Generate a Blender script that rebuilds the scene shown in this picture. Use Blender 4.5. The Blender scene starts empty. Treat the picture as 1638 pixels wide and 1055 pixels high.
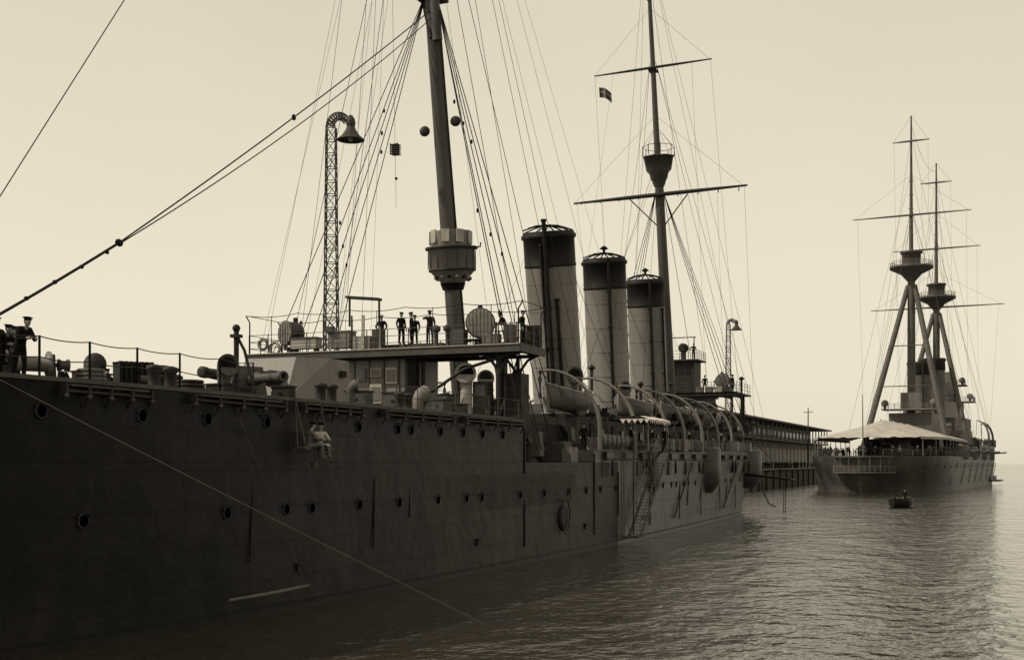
import bpy, math, random
from mathutils import Vector, Matrix
random.seed(7)
R=math.radians
# ------------------------------------------------------------------ materials
def mat(name,g,rough=0.6,var=0.25,scale=1.2,bump=0.0,streak=False,tint=(1,0.93,0.84),plates=False,metal=0.0,spec=0.3):
    m=bpy.data.materials.new(name); m.use_nodes=True
    nt=m.node_tree; N=nt.nodes; L=nt.links; b=N["Principled BSDF"]
    b.inputs["Roughness"].default_value=rough; b.inputs["Metallic"].default_value=metal
    b.inputs["Specular IOR Level"].default_value=spec
    geo=N.new("ShaderNodeNewGeometry"); mp=N.new("ShaderNodeMapping")
    mp.inputs["Scale"].default_value=(1,1,0.12) if streak else (1,1,1)
    L.new(geo.outputs["Position"],mp.inputs["Vector"])
    n=N.new("ShaderNodeTexNoise"); n.inputs["Scale"].default_value=scale; n.inputs["Detail"].default_value=6; n.inputs["Roughness"].default_value=0.65
    L.new(mp.outputs[0],n.inputs["Vector"])
    cr=N.new("ShaderNodeMapRange"); cr.inputs[1].default_value=0.3; cr.inputs[2].default_value=0.7
    cr.inputs[3].default_value=1-var; cr.inputs[4].default_value=1+var
    L.new(n.outputs["Fac"],cr.inputs[0])
    out=cr.outputs[0]
    if plates:
        n4=N.new("ShaderNodeTexNoise"); n4.inputs["Scale"].default_value=0.13; n4.inputs["Detail"].default_value=3; L.new(geo.outputs["Position"],n4.inputs["Vector"])
        c4=N.new("ShaderNodeMapRange"); c4.inputs[1].default_value=0.35; c4.inputs[2].default_value=0.65; c4.inputs[3].default_value=0.6; c4.inputs[4].default_value=1.5; L.new(n4.outputs["Fac"],c4.inputs[0])
        m4=N.new("ShaderNodeMath"); m4.operation='MULTIPLY'; L.new(out,m4.inputs[0]); L.new(c4.outputs[0],m4.inputs[1]); out=m4.outputs[0]
        sx=N.new("ShaderNodeSeparateXYZ"); L.new(geo.outputs["Position"],sx.inputs[0])
        cx=N.new("ShaderNodeCombineXYZ"); L.new(sx.outputs["Y"],cx.inputs["X"]); L.new(sx.outputs["Z"],cx.inputs["Y"])
        br=N.new("ShaderNodeTexBrick"); L.new(cx.outputs[0],br.inputs["Vector"])
        br.inputs["Scale"].default_value=1; br.inputs["Brick Width"].default_value=5.2; br.inputs["Row Height"].default_value=1.27
        br.inputs["Mortar Size"].default_value=0.02; br.inputs["Color1"].default_value=(1,1,1,1); br.inputs["Color2"].default_value=(0.78,0.78,0.78,1)
        br.inputs["Mortar"].default_value=(0.5,0.5,0.5,1)
        mm=N.new("ShaderNodeMath"); mm.operation='MULTIPLY'; L.new(out,mm.inputs[0]); L.new(br.outputs["Color"],mm.inputs[1]); out=mm.outputs[0]
        bp=N.new("ShaderNodeBump"); bp.inputs["Strength"].default_value=0.8; bp.inputs["Distance"].default_value=0.04
        ad=N.new("ShaderNodeMath"); ad.operation='ADD'; L.new(br.outputs["Fac"],ad.inputs[0])
        n3=N.new("ShaderNodeTexNoise"); n3.inputs["Scale"].default_value=0.9; n3.inputs["Detail"].default_value=3; L.new(geo.outputs["Position"],n3.inputs["Vector"])
        m3=N.new("ShaderNodeMath"); m3.operation='MULTIPLY'; m3.inputs[1].default_value=2.2; L.new(n3.outputs["Fac"],m3.inputs[0]); L.new(m3.outputs[0],ad.inputs[1])
        L.new(ad.outputs[0],bp.inputs["Height"]); L.new(bp.outputs[0],b.inputs["Normal"])
    elif bump>0:
        bp=N.new("ShaderNodeBump"); bp.inputs["Strength"].default_value=bump; bp.inputs["Distance"].default_value=0.03
        L.new(n.outputs["Fac"],bp.inputs["Height"]); L.new(bp.outputs[0],b.inputs["Normal"])
    vm=N.new("ShaderNodeVectorMath"); vm.operation='SCALE'; vm.inputs[0].default_value=[g*t for t in tint]
    L.new(out,vm.inputs["Scale"]); L.new(vm.outputs[0],b.inputs["Base Color"])
    return m
M={}
M['hull']=mat("hull_paint",0.012,0.5,0.45,0.8,streak=True,plates=True,spec=0.18)
M['hullaft']=mat("hull_aft_waterlit_paint",0.034,0.42,0.6,0.5,streak=True,plates=True,spec=0.35)  # aft hull paler: light reflected off the water put into the colour
M['hulldk']=mat("hull_dark_paint",0.009,0.55,0.3,spec=.15)
M['port']=mat("porthole_rim_paint",0.02,0.5,0.3,spec=.2)
M['grey']=mat("grey_paint",0.16,0.55,0.25,0.9,bump=0.3,streak=True)
M['funnel']=mat("funnel_paint",0.14,0.5,0.32,0.7,bump=0.3,streak=True)
M['black']=mat("black_paint",0.010,0.6,0.3,spec=.15)
M['dark']=mat("dark_grey_paint",0.022,0.6,0.3,spec=.2)
M['mid']=mat("mid_grey_paint",0.06,0.6,0.3,spec=.25)
M['boat']=mat("boat_paint",0.12,0.55,0.3,1.5)
M['mast']=mat("mast_paint",0.07,0.5,0.3,1.0,streak=True)
M['light']=mat("light_grey_paint",0.33,0.6,0.2)
M['white']=mat("white_paint",0.6,0.6,0.12)
M['canvas']=mat("canvas",0.36,0.9,0.25,0.6,bump=0.5)
M['rope']=mat("tarred_rope",0.018,0.8,0.2,spec=.1)
M['manila']=mat("manila_rope",0.1,0.85,0.2)
M['wood']=mat("mast_wood",0.08,0.6,0.25)
M['glass']=mat("porthole_glass",0.004,0.2,0.1,spec=0.3)
M['navy']=mat("navy_cloth",0.010,0.95,0.3,6,spec=.1)
M['whitecloth']=mat("white_cloth",0.4,0.95,0.1,6)
M['dirty']=mat("working_rig_cloth",0.1,0.95,0.2,6)
M['skin']=mat("skin",0.28,0.6,0.08,8)
M['hair']=mat("hair",0.02,0.8,0.2,8)
M['s2hull']=mat("battleship_hull_hazed_paint",0.055,0.5,0.4,0.4,streak=True,plates=True)  # hull tone lifted, distance haze painted into the base colour
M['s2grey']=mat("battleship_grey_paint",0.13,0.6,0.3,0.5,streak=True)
M['s2dark']=mat("battleship_dark_hazed_paint",0.075,0.6,0.3,0.5)  # dark parts lifted too, to carry the same painted haze
M['stone']=mat("quay_stone",0.12,0.9,0.35,0.5,bump=0.5)
M['shedwall']=mat("shed_wall",0.3,0.9,0.2,0.3,streak=True)
M['shedroof']=mat("shed_roof",0.11,0.9,0.25,0.3)
M['flag']=mat("flag_cloth",0.06,0.9,0.2)
M['flagl']=mat("flag_cloth_pale",0.2,0.9,0.2)
M['lattice']=mat("lattice_iron",0.035,0.6,0.2)
# ------------------------------------------------------------------ mesh builder
class MB:
    def __init__(s): s.v=[];s.f=[];s.m=[];s.s=[];s.mats=[]
    def mi(s,k):
        if k not in s.mats: s.mats.append(k)
        return s.mats.index(k)
    def add(s,vs,fs,k,smooth=False):
        o=len(s.v); s.v.extend([tuple(x) for x in vs]); i=s.mi(k)
        for f in fs: s.f.append(tuple(o+j for j in f)); s.m.append(i); s.s.append(smooth)
    def box(s,c,d,k,rz=0,top=(1,1),rx=0,ry=0):
        x,y,z=d[0]/2,d[1]/2,d[2]/2
        vs=[(-x,-y,-z),(x,-y,-z),(x,y,-z),(-x,y,-z)]+[(a*top[0],b*top[1],z) for a,b in((-x,-y),(x,-y),(x,y),(-x,y))]
        m=Matrix.Translation(c)@Matrix.Rotation(rz,4,'Z')@Matrix.Rotation(ry,4,'Y')@Matrix.Rotation(rx,4,'X')
        s.add([m@Vector(v) for v in vs],[(0,3,2,1),(4,5,6,7),(0,1,5,4),(1,2,6,5),(2,3,7,6),(3,0,4,7)],k)
    def tube(s,pts,r,k,n=6,caps=True):
        pts=[Vector(p) for p in pts]
        if not hasattr(r,'__len__'): r=[r]*len(pts)
        d0=(pts[1]-pts[0]).normalized()
        up=Vector((0,0,1)) if abs(d0.z)<0.9 else Vector((0,1,0))
        u=d0.cross(up).normalized(); vs=[]
        for i,p in enumerate(pts):
            if i==0: d=pts[1]-pts[0]
            elif i==len(pts)-1: d=pts[-1]-pts[-2]
            else: d=pts[i+1]-pts[i-1]
            d=d.normalized(); u=(u-d*u.dot(d)).normalized(); w=d.cross(u)
            for j in range(n):
                a=2*math.pi*j/n; vs.append(p+(u*math.cos(a)+w*math.sin(a))*r[i])
        fs=[]
        for i in range(len(pts)-1):
            for j in range(n):
                a=i*n+j;b=i*n+(j+1)%n; fs.append((a,b,b+n,a+n))
        s.add(vs,fs,k,n>4)
        if caps:
            o=(len(pts)-1)*n
            s.add(vs[:n],[tuple(range(n-1,-1,-1))],k); s.add(vs[o:],[tuple(range(n))],k)
    def cyl(s,a,b,r1,k,r2=None,n=14): s.tube([a,b],[r1,r1 if r2 is None else r2],k,n)
    def lathe(s,o,ax,prof,k,n=20,caps=True):
        o=Vector(o); ax=Vector(ax).normalized(); up=Vector((0,0,1)) if abs(ax.z)<0.9 else Vector((0,1,0))
        u=ax.cross(up).normalized(); w=ax.cross(u); vs=[]
        for r,h in prof:
            for j in range(n):
                a=2*math.pi*j/n; vs.append(o+ax*h+(u*math.cos(a)+w*math.sin(a))*r)
        fs=[]
        for i in range(len(prof)-1):
            for j in range(n):
                a=i*n+j;b=i*n+(j+1)%n; fs.append((a,b,b+n,a+n))
        s.add(vs,fs,k,True)
        if caps:
            q=(len(prof)-1)*n; s.add(vs[:n],[tuple(range(n-1,-1,-1))],k); s.add(vs[q:],[tuple(range(n))],k)
    def ball(s,c,r,k,n=12):
        if not hasattr(r,'__len__'): r=(r,r,r)
        vs=[];fs=[];m=n//2
        for i in range(m+1):
            t=math.pi*i/m
            for j in range(n):
                a=2*math.pi*j/n; vs.append((c[0]+r[0]*math.sin(t)*math.cos(a),c[1]+r[1]*math.sin(t)*math.sin(a),c[2]+r[2]*math.cos(t)))
        for i in range(m):
            for j in range(n):
                a=i*n+j;b=i*n+(j+1)%n; fs.append((a,a+n,b+n,b))
        s.add(vs,fs,k,True)
    def rope(s,a,b,r=0.022,k='rope',sag=0,n=4,seg=None):
        a=Vector(a);b=Vector(b); seg=seg or (1 if sag==0 else 12)
        s.tube([a.lerp(b,i/seg)-Vector((0,0,sag*4*(i/seg)*(1-i/seg))) for i in range(seg+1)],r,k,n,False)
    def rail(s,pts,h=1.05,sp=1.8,r=0.025,k='mid',wires=3,sag=0.0,wr=0.012):
        for i in range(len(pts)-1):
            a=Vector(pts[i]);b=Vector(pts[i+1]); n=max(1,round((b-a).length/sp))
            for j in range(n+1):
                p=a.lerp(b,j/n); s.cyl(p,p+Vector((0,0,h)),r,k,n=6)
                if j<n:
                    q=a.lerp(b,(j+1)/n)
                    for w in range(wires):
                        hh=Vector((0,0,h*(w+1)/wires-0.02)); s.rope(p+hh,q+hh,wr,k,sag=sag,seg=6 if sag else 1)
    def merge(s,o,mx):
        for k in o.mats: s.mi(k)
        off=len(s.v); s.v.extend([tuple(mx@Vector(v)) for v in o.v])
        for f,m,sm in zip(o.f,o.m,o.s): s.f.append(tuple(off+j for j in f)); s.m.append(s.mi(o.mats[m])); s.s.append(sm)
    def mesh(s,name):
        me=bpy.data.meshes.new(name); me.from_pydata(s.v,[],s.f)
        for k in s.mats: me.materials.append(M[k])
        me.polygons.foreach_set("material_index",s.m); me.polygons.foreach_set("use_smooth",s.s); me.update(); return me
    def obj(s,name,parent=None,loc=None,rz=0):
        o=bpy.data.objects.new(name,s.mesh(name)); bpy.context.scene.collection.objects.link(o)
        if parent: o.parent=parent
        if loc: o.location=loc
        o.rotation_euler[2]=rz
        return o
def empty(name,loc=(0,0,0),rz=0):
    e=bpy.data.objects.new(name,None); bpy.context.scene.collection.objects.link(e); e.location=loc; e.rotation_euler[2]=rz; return e
def interp(t,x):
    if x<=t[0][0]: return t[0][1]
    for i in range(len(t)-1):
        if x<=t[i+1][0]:
            x0,y0=t[i];x1,y1=t[i+1]
            p0=t[max(0,i-1)];p3=t[min(len(t)-1,i+2)]
            m0=(y1-p0[1])/(x1-p0[0]); m1=(p3[1]-y0)/(p3[0]-x0); h=x1-x0; u=(x-x0)/h
            return (2*u**3-3*u*u+1)*y0+(u**3-2*u*u+u)*h*m0+(-2*u**3+3*u*u)*y1+(u**3-u*u)*h*m1
    return t[-1][1]
# ------------------------------------------------------------------ cruiser
ship=empty("moored_cruiser")
BD=[(-68,0),(-64,1.6),(-56,4.6),(-46,7.3),(-36,8.6),(-22,9),(0,9.05),(30,9.05),(50,8.8),(65,8.1),(75,6.4),(82,3.6),(86,0)]
BW=[(-66,0),(-60,1.3),(-50,4.0),(-40,6.4),(-30,7.9),(-18,8.7),(-5,9.0),(17,9.05),(38,8.4),(56,7.6),(66,6.8),(76,4),(82,1.5),(85,0)]
def B(y,z):
    d=max(0,interp(BD,y)); w=max(0,interp(BW,y)); t=max(0,min(1,z/7.6))**1.3
    return max(0.02,w+(d-w)*t)
def hull_shell(mb,y0,y1,zs,k,step=1.5,cap=True,endcaps=True,bf=B,capk='dark'):
    n=int((y1-y0)/step); ys=[y0+(y1-y0)*i/n for i in range(n+1)]
    zf=lambda y:[z(y) if callable(z) else z for z in zs]
    for sgn in(1,-1):
        vs=[];m=len(zs)
        for y in ys:
            for z in zf(y): vs.append((sgn*bf(y,z),y,z))
        fs=[]
        for i in range(n):
            for j in range(m-1):
                a=i*m+j; q=(a,a+m,a+m+1,a+1); fs.append(q if sgn>0 else q[::-1])
        mb.add(vs,fs,k,True)
    if cap:
        vs=[];
        for y in ys:
            z=zf(y)[-1]; vs+= [(bf(y,z),y,z),(-bf(y,z),y,z)]
        mb.add(vs,[(2*i,2*i+1,2*i+3,2*i+2) for i in range(n)],capk)
    if endcaps:
        for y in(ys[0],ys[-1]):
            z=zf(y); vs=[(bf(y,a),y,a) for a in z]+[(-bf(y,a),y,a) for a in reversed(z)]
            mb.add(vs,[tuple(range(len(vs)))],k)
h=MB()
LZ=[-1.5,-0.3,0.6,1.8,3,4.2,5.33]
hull_shell(h,-67.5,16,LZ,'hull',endcaps=False)
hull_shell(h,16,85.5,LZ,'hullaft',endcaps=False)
fz=lambda y:7.6+max(0,(-35-y))*0.02
hull_shell(h,-67.5,-0.05,[5.34,6.2,fz],'hull')
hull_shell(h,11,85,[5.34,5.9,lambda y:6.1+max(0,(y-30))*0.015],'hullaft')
def strake(mb,y0,y1,z,out,hh,k,step=2):
    y=y0
    pts=[]
    while y<y1+1e-6: pts.append(y); y+=step
    for a,b in zip(pts[:-1],pts[1:]):
        xa,xb=B(a,z),B(b,z)
        vs=[(xa-0.05,a,z),(xa+out,a,z),(xb+out,b,z),(xb-0.05,b,z)]
        vs+= [(v[0],v[1],z+hh) for v in vs]
        mb.add(vs,[(0,3,2,1),(4,5,6,7),(0,1,5,4),(1,2,6,5),(2,3,7,6),(3,0,4,7)],k)
strake(h,-60,-0.1,7.5,0.08,0.12,'mid')
strake(h,11,75,6.02,0.09,0.12,'mid')
y=-13.0
while y<6.9:
    def so_(yy): return 0.26*min(1,(yy+13)/9)
    xa,xb=B(y,4.6),B(y+1,4.6)
    for (zl,zh,f,kk,lo_) in((4.68,4.73,1.0,'hull',1.0),(3.0,4.68,0.94,'hull',0.0)):
        vs=[(xa-.05,y,zl),(xa+so_(y)*f*lo_,y,zl),(xb+so_(y+1)*f*lo_,y+1,zl),(xb-.05,y+1,zl)]+[(xa-.05,y,zh),(xa+so_(y)*f,y,zh),(xb+so_(y+1)*f,y+1,zh),(xb-.05,y+1,zh)]
        h.add(vs,[(0,3,2,1),(4,5,6,7),(0,1,5,4),(1,2,6,5),(2,3,7,6),(3,0,4,7)],kk)
    y+=1
strake(h,-60,74,0.25,0.04,0.08,'hulldk')
h.obj("hull",ship)
ph=MB()
def porthole(y,z,r=0.18):
    x=B(y,z)
    if -12.5<y<7 and 3.0<z<4.7: x+=0.24*min(1,(y+13)/9)*(z-3)/1.7
    ph.lathe((x-0.03,y,z),(1,0,0),[(r*1.25,0),(r*1.25,0.06),(r,0.06),(r,0.045)],'port',16,False)
    ph.lathe((x-0.01,y,z),(1,0,0),[(r,0.04),(r*0.4,0.04)],'glass',14)
    ph.tube([(x+0.06,y+math.cos(a)*r*1.5,z+math.sin(a)*r*1.5) for a in[R(t) for t in(20,55,90,125,160)]],0.016,'port',5)
    ph.cyl((x,y-r*1.2,z+.1),(x+.1,y-r*1.2,z+.05),.03,'port',n=5)
for y in(-38,-33.5,-29.7,-26.7,-23.5,-17.4,-14.2,-13,-10.2,-7.8,-5.6,-3.1): porthole(y,6.7)
for y in(-36,-31.5,-25.3,-22,-20.4,-17.1,-13.9,-10.4,-7.5,-5.8,-1,2.4,6.3,9.6,12.3,15.5,26,27.6,30.2,31.8,34.4,36,38.6,44,47,52,55,60,63): porthole(y,3.65)
ph.lathe((B(5.5,2.6)-0.05,5.5,2.2),(1,0,0),[(0.75,0),(0.75,0.12),(0.62,0.16),(0.2,0.16)],'hulldk',18)
ph.tube([(B(5.5,2.6)+0.2,5.5+0.7*math.cos(a),2.3+.95*math.sin(a)) for a in[R(t*24) for t in range(16)]],0.04,'dark',5)
for y in(-0.2,11.1,23.9,33,41,49.5,58):
    z1=6.2 if y>0 else 7.4
    ph.box((B(y,3)+0.03,y,z1/2+0.3),(0.06,0.12,z1-1.2),'hulldk')
for y in(-24,-16,16,36,53): ph.tube([(B(y,4)+0.03,y,4.7),(B(y,3)+0.03,y,3),(B(y,2)+0.06,y,1.9)],0.035,'hulldk',6)
for y in(-21,-6,9.5,22):
    ph.box((B(y,1.6)+.03,y,1.5),(.1,.5,.28),'hulldk'); ph.box((B(y,1.6)+.1,y,1.66),(.16,.6,.04),'port')
ph.obj("portholes",ship)
nb=MB()
for y0,y1 in((-33,-29.5),(-27.7,-22.7),(-21.6,-17.5),(-15.7,-9.4),(-8,-1)):
    x=B(y0,7)+0.28
    nb.tube([(x,y0,7.25),(x,y1,7.25)],0.05,'dark',6)
    nb.box((x-0.1,(y0+y1)/2,7.42),(0.3,(y1-y0)*0.9,0.05),'mid')
    y=y0
    while y<=y1+.01:
        nb.box((x-0.12,y,7.3),(0.36,0.09,0.3),'dark'); nb.ball((x+0.03,y,7.12),0.08,'mid',8)
        nb.tube([(x,y,7.2),(x-0.2,y+0.05,6.85)],0.03,'dark',5); y+=(y1-y0)/4
for y in range(13,70,4):
    x=B(y,6)+0.15; nb.box((x-0.05,y,5.75),(0.25,0.12,0.5),'dark'); nb.tube([(x+.05,y,5.5),(x+.05,y+3.2,5.6)],0.05,'dark',6)
    if y%8==5: nb.tube([(x+0.1,y+1,5.5),(x+0.15,y+1,4.7),(x+0.05,y+1.1,4.5),(x,y+1.3,4.7),(x,y+1.3,5.3)],0.06,'dark',6)
for y in(31,52): nb.tube([(B(y,1)+.12,y,1.1),(B(y+5,5)+.12,y+5.5,5.3)],0.06,'hulldk',6)
nb.obj("net_booms",ship)
rl=MB()
pts=[(B(y,7.6)-0.15,y,fz(y)) for y in(-46,-44,-42,-40,-38,-35.8,-33.6,-31.8,-29.9,-28,-26,-24.2)]
rl.rail(pts,1.1,5,0.035,'dark',2,0.06,0.016)
rl.rail([(-p[0],p[1],p[2]) for p in pts]+[(-8.8,-20,7.6),(-8.9,-2,7.6)],1.1,2,0.03,'dark',2,0.05,0.014)
rl.rail([(8.85,-14,7.6),(8.85,-0.5,7.6)],1.0,1.9,0.025,'mid',2,0.03,0.012)
rl.rail([(8.8,11.5,6.1),(8.8,20,6.1)],1.0,1.7,0.025,'mid',3)
rl.rail([(8.8,25,6.1),(8.6,50,6.4),(8,64,6.6),(6.3,74,6.8)],1.0,1.7,0.025,'mid',3)
rl.rail([(-8.8,1,5.4),(-8.8,11,5.4),(-8.6,60,6.4)],1.0,2,0.025,'mid',3)
rl.obj("deck_rails",ship)
# ---- bridge
b=MB()
b.box((0,2.0,11.52),(17.2,3.6,0.14),'mid')
b.box((0,5.2,11.5),(7,3.6,0.12),'mid')
b.box((0,0.16,11.42),(17.3,0.1,0.42),'mid'); b.box((8.63,2,11.42),(0.1,3.7,0.42),'mid'); b.box((-8.63,2,11.42),(0.1,3.7,0.42),'dark')
b.box((0,0.08,11.62),(17.3,0.08,0.05),'light')
for i in range(15): b.box((-8.1+i*1.157,2,11.36),(0.1,3.5,0.18),'dark')
for y in(0.9,3.2): b.box((0,y,11.2),(16.6,0.14,0.2),'dark')
for sx in(1,-1):
    for y in(0.7,3.4):
        b.cyl((sx*7.2,y,7.6),(sx*7.2,y,11.3),0.11,'dark')
        for d in(1,-1):
            b.tube([(sx*7.2,y,9.9),(sx*7.2+d*0.2,y,10.5),(sx*7.2+d*0.6,y,11.0),(sx*7.2+d*1.3,y,11.3)],[0.1,0.09,0.08,0.07],'dark',6)
    b.tube([(sx*3.2,0.6,9.2),(sx*5.2,0.6,10.4),(sx*8.2,0.6,11.2)],0.09,'dark',6)
    b.tube([(sx*7.2,0.7,7.7),(sx*7.2,3.4,11.2)],0.05,'dark',5); b.tube([(sx*7.2,3.4,7.7),(sx*7.2,0.7,11.2)],0.05,'dark',5)
b.box((7.5,2.6,8.9),(0.9,1.2,2.6),'dark'); b.box((5.6,2.2,8.7),(0.9,0.8,2.2),'mid'); b.box((5.6,1.78,9.3),(0.6,0.06,0.6),'grey')
b.box((6.3,3.2,9.4),(0.5,0.5,3.6),'dark'); b.box((3.9,1.5,8.1),(1.4,0.8,1.0),'mid')
b.box((-0.5,3.2,9.45),(3.6,4.2,3.7),'grey')
for i in range(4): b.box((-1.9+i*0.95,1.06,9.4),(0.06,0.06,3.6),'mid')
for (x,z,w,hh) in((-1.45,10.3,0.6,0.7),(-0.5,10.4,0.7,0.5),(0.5,10.2,0.7,0.9),(-0.5,9.2,0.75,1.1),(0.55,8.8,0.7,1.0),(-1.5,8.8,0.65,1.2)):
    b.box((x,1.02,z),(w,0.12,hh),'light' if w>0.68 else 'grey'); b.box((x,0.94,z),(w*0.75,0.05,hh*0.7),'grey')
b.box((1.75,1.3,9.4),(0.5,0.5,3.8),'black'); b.box((2.2,1.6,9.3),(0.18,0.18,3.8),'dark')
for i in range(9): b.box((-3.4+i*0.95,0.4,8.0),(0.75,0.5,0.7),'mid' if i%2 else 'grey')
for x in(3.55,4.15): b.tube([(x,4.2,7.6),(x-0.0,2.6,11.5)],0.05,'mid',5)
for i in range(13): b.tube([(3.55,4.2-1.6*i/13,7.75+i*0.3),(4.15,4.2-1.6*i/13,7.75+i*0.3)],0.03,'mid',5)
b.rail([(-8.5,3.7,11.6),(-8.5,0.25,11.6),(8.5,0.25,11.6),(8.5,3.7,11.6)],1.15,1.3,0.035,'mid',3,0,0.018)
b.rail([(-8.5,3.7,11.6),(-3.4,3.7,11.6),(-3.4,6.9,11.6),(3.4,6.9,11.6),(3.4,3.7,11.6),(8.5,3.7,11.6)],1.15,1.3,0.03,'mid',3,0,0.016)
for x in(-8.5,8.5):
    for y in(0.3,3.6):
        b.tube([(x,y,11.6),(x,y,13.5),(x*1.03,y,13.9)],0.045,'dark',6)
for y in(0.3,3.6):
    for i in range(5):
        x0=-8.7+i*3.48; b.rope((x0,y,13.9),(x0+3.48,y,13.9),0.02,sag=0.14)
        b.cyl((x0+1.7,y,11.6),(x0+1.7,y,13.8),0.025,'mid',n=6)
for x in(-8.7,8.7): b.rope((x,0.3,13.9),(x,3.6,13.9),0.02)
b.box((7.9,3.55,12.3),(1.1,0.06,1.3),'dark')
for i in range(5): b.box((7.0+i*0.35,0.28,12.2),(0.05,0.07,1.2),'mid')
b.box((-4.9,0.7,12.15),(1.7,0.7,0.55),'light'); b.box((-4.9,0.7,12.47),(1.8,0.8,0.08),'mid')
for sx in(-5.6,-4.2): b.box((sx,0.7,11.75),(0.1,0.5,0.35),'mid')
b.box((-2.7,1.0,12.3),(1.4,0.8,0.9),'grey'); b.box((-2.7,1.0,12.78),(1.5,0.9,0.08),'light'); b.box((-3.2,0.5,12.9),(0.5,0.3,0.3),'mid')
b.box((-1.2,0.9,12.05),(1.1,0.7,0.8),'light'); b.box((-0.2,0.8,12.2),(0.6,0.5,1.2),'mid')
b.box((4.7,1.1,12.1),(0.7,0.6,1.0),'mid'); b.box((6.7,0.9,11.95),(0.9,0.6,0.6),'grey'); b.box((7.7,1.1,12.2),(0.5,0.6,1.1),'mid')
b.box((0.9,2.3,11.8),(5.2,1.9,0.36),'mid'); b.box((7.2,2.8,11.75),(1.6,1.4,0.26),'mid')
b.lathe((-6.9,.55,11.95),(0,-1,0),[(.4,0),(.4,.12),(.26,.12),(.26,0)],'light',18,False); b.lathe((-7.6,.4,12.2),(0,-1,0),[(.36,0),(.36,.12),(.22,.12),(.22,0)],'grey',18,False)
for x in(3.3,4.0): b.lathe((x,1.0,11.6),(0,0,1),[(.2,0),(.12,.1),(.12,.9),(.25,1.0),(.25,1.2),(.1,1.3)],'mid',12)
b.cyl((-1.7,0.4,11.6),(-1.7,0.4,13.6),0.05,'dark'); b.cyl((0.1,0.4,11.6),(0.1,0.4,12.9),0.05,'light')
b.box((-1.0,0.5,14.55),(2.1,0.5,0.14),'dark',ry=R(6)); b.cyl((-1.9,0.5,13.0),(-1.9,0.5,14.6),0.06,'dark'); b.cyl((0.0,0.5,12.0),(0.0,0.5,14.4),0.06,'dark')
b.box((-1.0,0.45,12.6),(0.16,0.1,2.0),'light')
b.obj("bridge",ship)
def searchlight(name,loc,rz,r=0.75):
    s=MB()
    s.cyl((0,0,0),(0,0,0.35),0.42,'dark',0.3); s.box((0,0,0.42),(1.5*r+0.35,0.3,0.12),'dark')
    for x in(-1,1): s.box((x*(r+0.1),0,0.42+r*0.6),(0.08,0.22,r*1.4),'dark')
    s.lathe((0,0.5,0.55+r),(0,-1,0),[(0.15,-0.15),(r*0.75,0),(r,0.2),(r,0.95),(r*1.06,0.95),(r*1.06,1.05),(r*0.97,1.05)],'mid',24)
    s.lathe((0,-0.57,0.55+r),(0,1,0),[(r*0.96,0),(r*0.5,0.01)],'light',24)
    for i in range(-3,4):
        hh=math.sqrt(max(0.01,(r*0.95)**2-(i*r*0.26)**2)); s.box((i*r*0.26,-0.6,0.55+r),(0.03,0.03,2*hh),'dark')
    s.cyl((0,0.2,0.5+2*r),(0,0.2,0.8+2*r),0.14,'dark')
    return s.obj(name,None,loc,rz)
searchlight("searchlight",(-6.2,1.3,11.6),R(-25),0.7)
searchlight("searchlight",(5.7,1.6,11.6),R(25),0.78)
t=MB()
t.lathe((0,-8.2,7.6),(0,0,1),[(2.9,0),(2.9,0.6)],'dark',28)
def poly_prism(mb,low,high,z0,z1,k):
    n=len(low); vs=[(x,y,z0) for x,y in low]+[(x,y,z1) for x,y in high]
    mb.add(vs,[tuple(range(n-1,-1,-1)),tuple(range(n,2*n))]+[(i,(i+1)%n,n+(i+1)%n,n+i) for i in range(n)],k)
lo=[(-1.6,-11.3),(1.6,-11.3),(2.8,-9),(2.8,-7),(1.5,-5.2),(-1.5,-5.2),(-2.8,-7),(-2.8,-9)]
hi=[(-1.4,-10.1),(1.4,-10.1),(2.5,-8.7),(2.5,-7.1),(1.4,-5.5),(-1.4,-5.5),(-2.5,-7.1),(-2.5,-8.7)]
poly_prism(t,lo,hi,8.2,10.3,'grey')
for x in(-0.75,0.75):
    t.lathe((x,-10.4,9.2),(0,-1,0.04),[(0.42,0),(0.4,0.9),(0.3,1.2),(0.26,2.5),(0.22,3.6),(0.26,3.7),(0.26,4.0),(0.1,4.0)],'dark',14)
t.box((0,-7.4,10.42),(0.9,0.9,0.25),'mid'); t.box((2.72,-8,9.6),(.1,.5,.3),'black')
t.obj("gun_turret",ship)
def deck_gun(name,loc,rz,L=2.6):
    g=MB()
    g.lathe((0,0,0),(0,0,1),[(0.6,0),(0.5,0.2),(0.28,0.7),(0.28,1.0)],'dark',16)
    vs=[(-0.95,0.5,0.35),(-0.75,-0.35,0.35),(0.75,-0.35,0.35),(0.95,0.5,0.35),(-0.85,0.6,1.75),(-0.62,-0.15,1.75),(0.62,-0.15,1.75),(0.85,0.6,1.75)]
    g.add(vs,[(0,1,5,4),(1,2,6,5),(2,3,7,6),(4,5,6,7)],'mid')
    g.add([(v[0]*0.96,v[1]+0.04,v[2]-0.02) for v in vs],[(4,5,1,0),(5,6,2,1),(6,7,3,2),(7,6,5,4)],'dark')
    g.lathe((0,0.9,1.2),(0,-1,0),[(0.1,0),(0.24,0.05),(0.26,0.9),(0.27,1.6),(0.2,1.75),(0.17,L+0.5),(0.22,L+0.6),(0.23,L+0.9),(0.12,L+0.9),(0.12,L+0.6)],'mid',16)
    g.tube([(0.3,0.5,1.0),(0.5,0.9,0.9)],0.05,'dark',6); g.lathe((0.55,0.6,0.95),(1,0,0),[(0.2,0),(0.2,0.03),(0.16,0.03)],'dark',12)
    return g.obj(name,None,loc,rz)
deck_gun("deck_gun",(3.0,-16.2,7.6),R(68),2.6)
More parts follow.
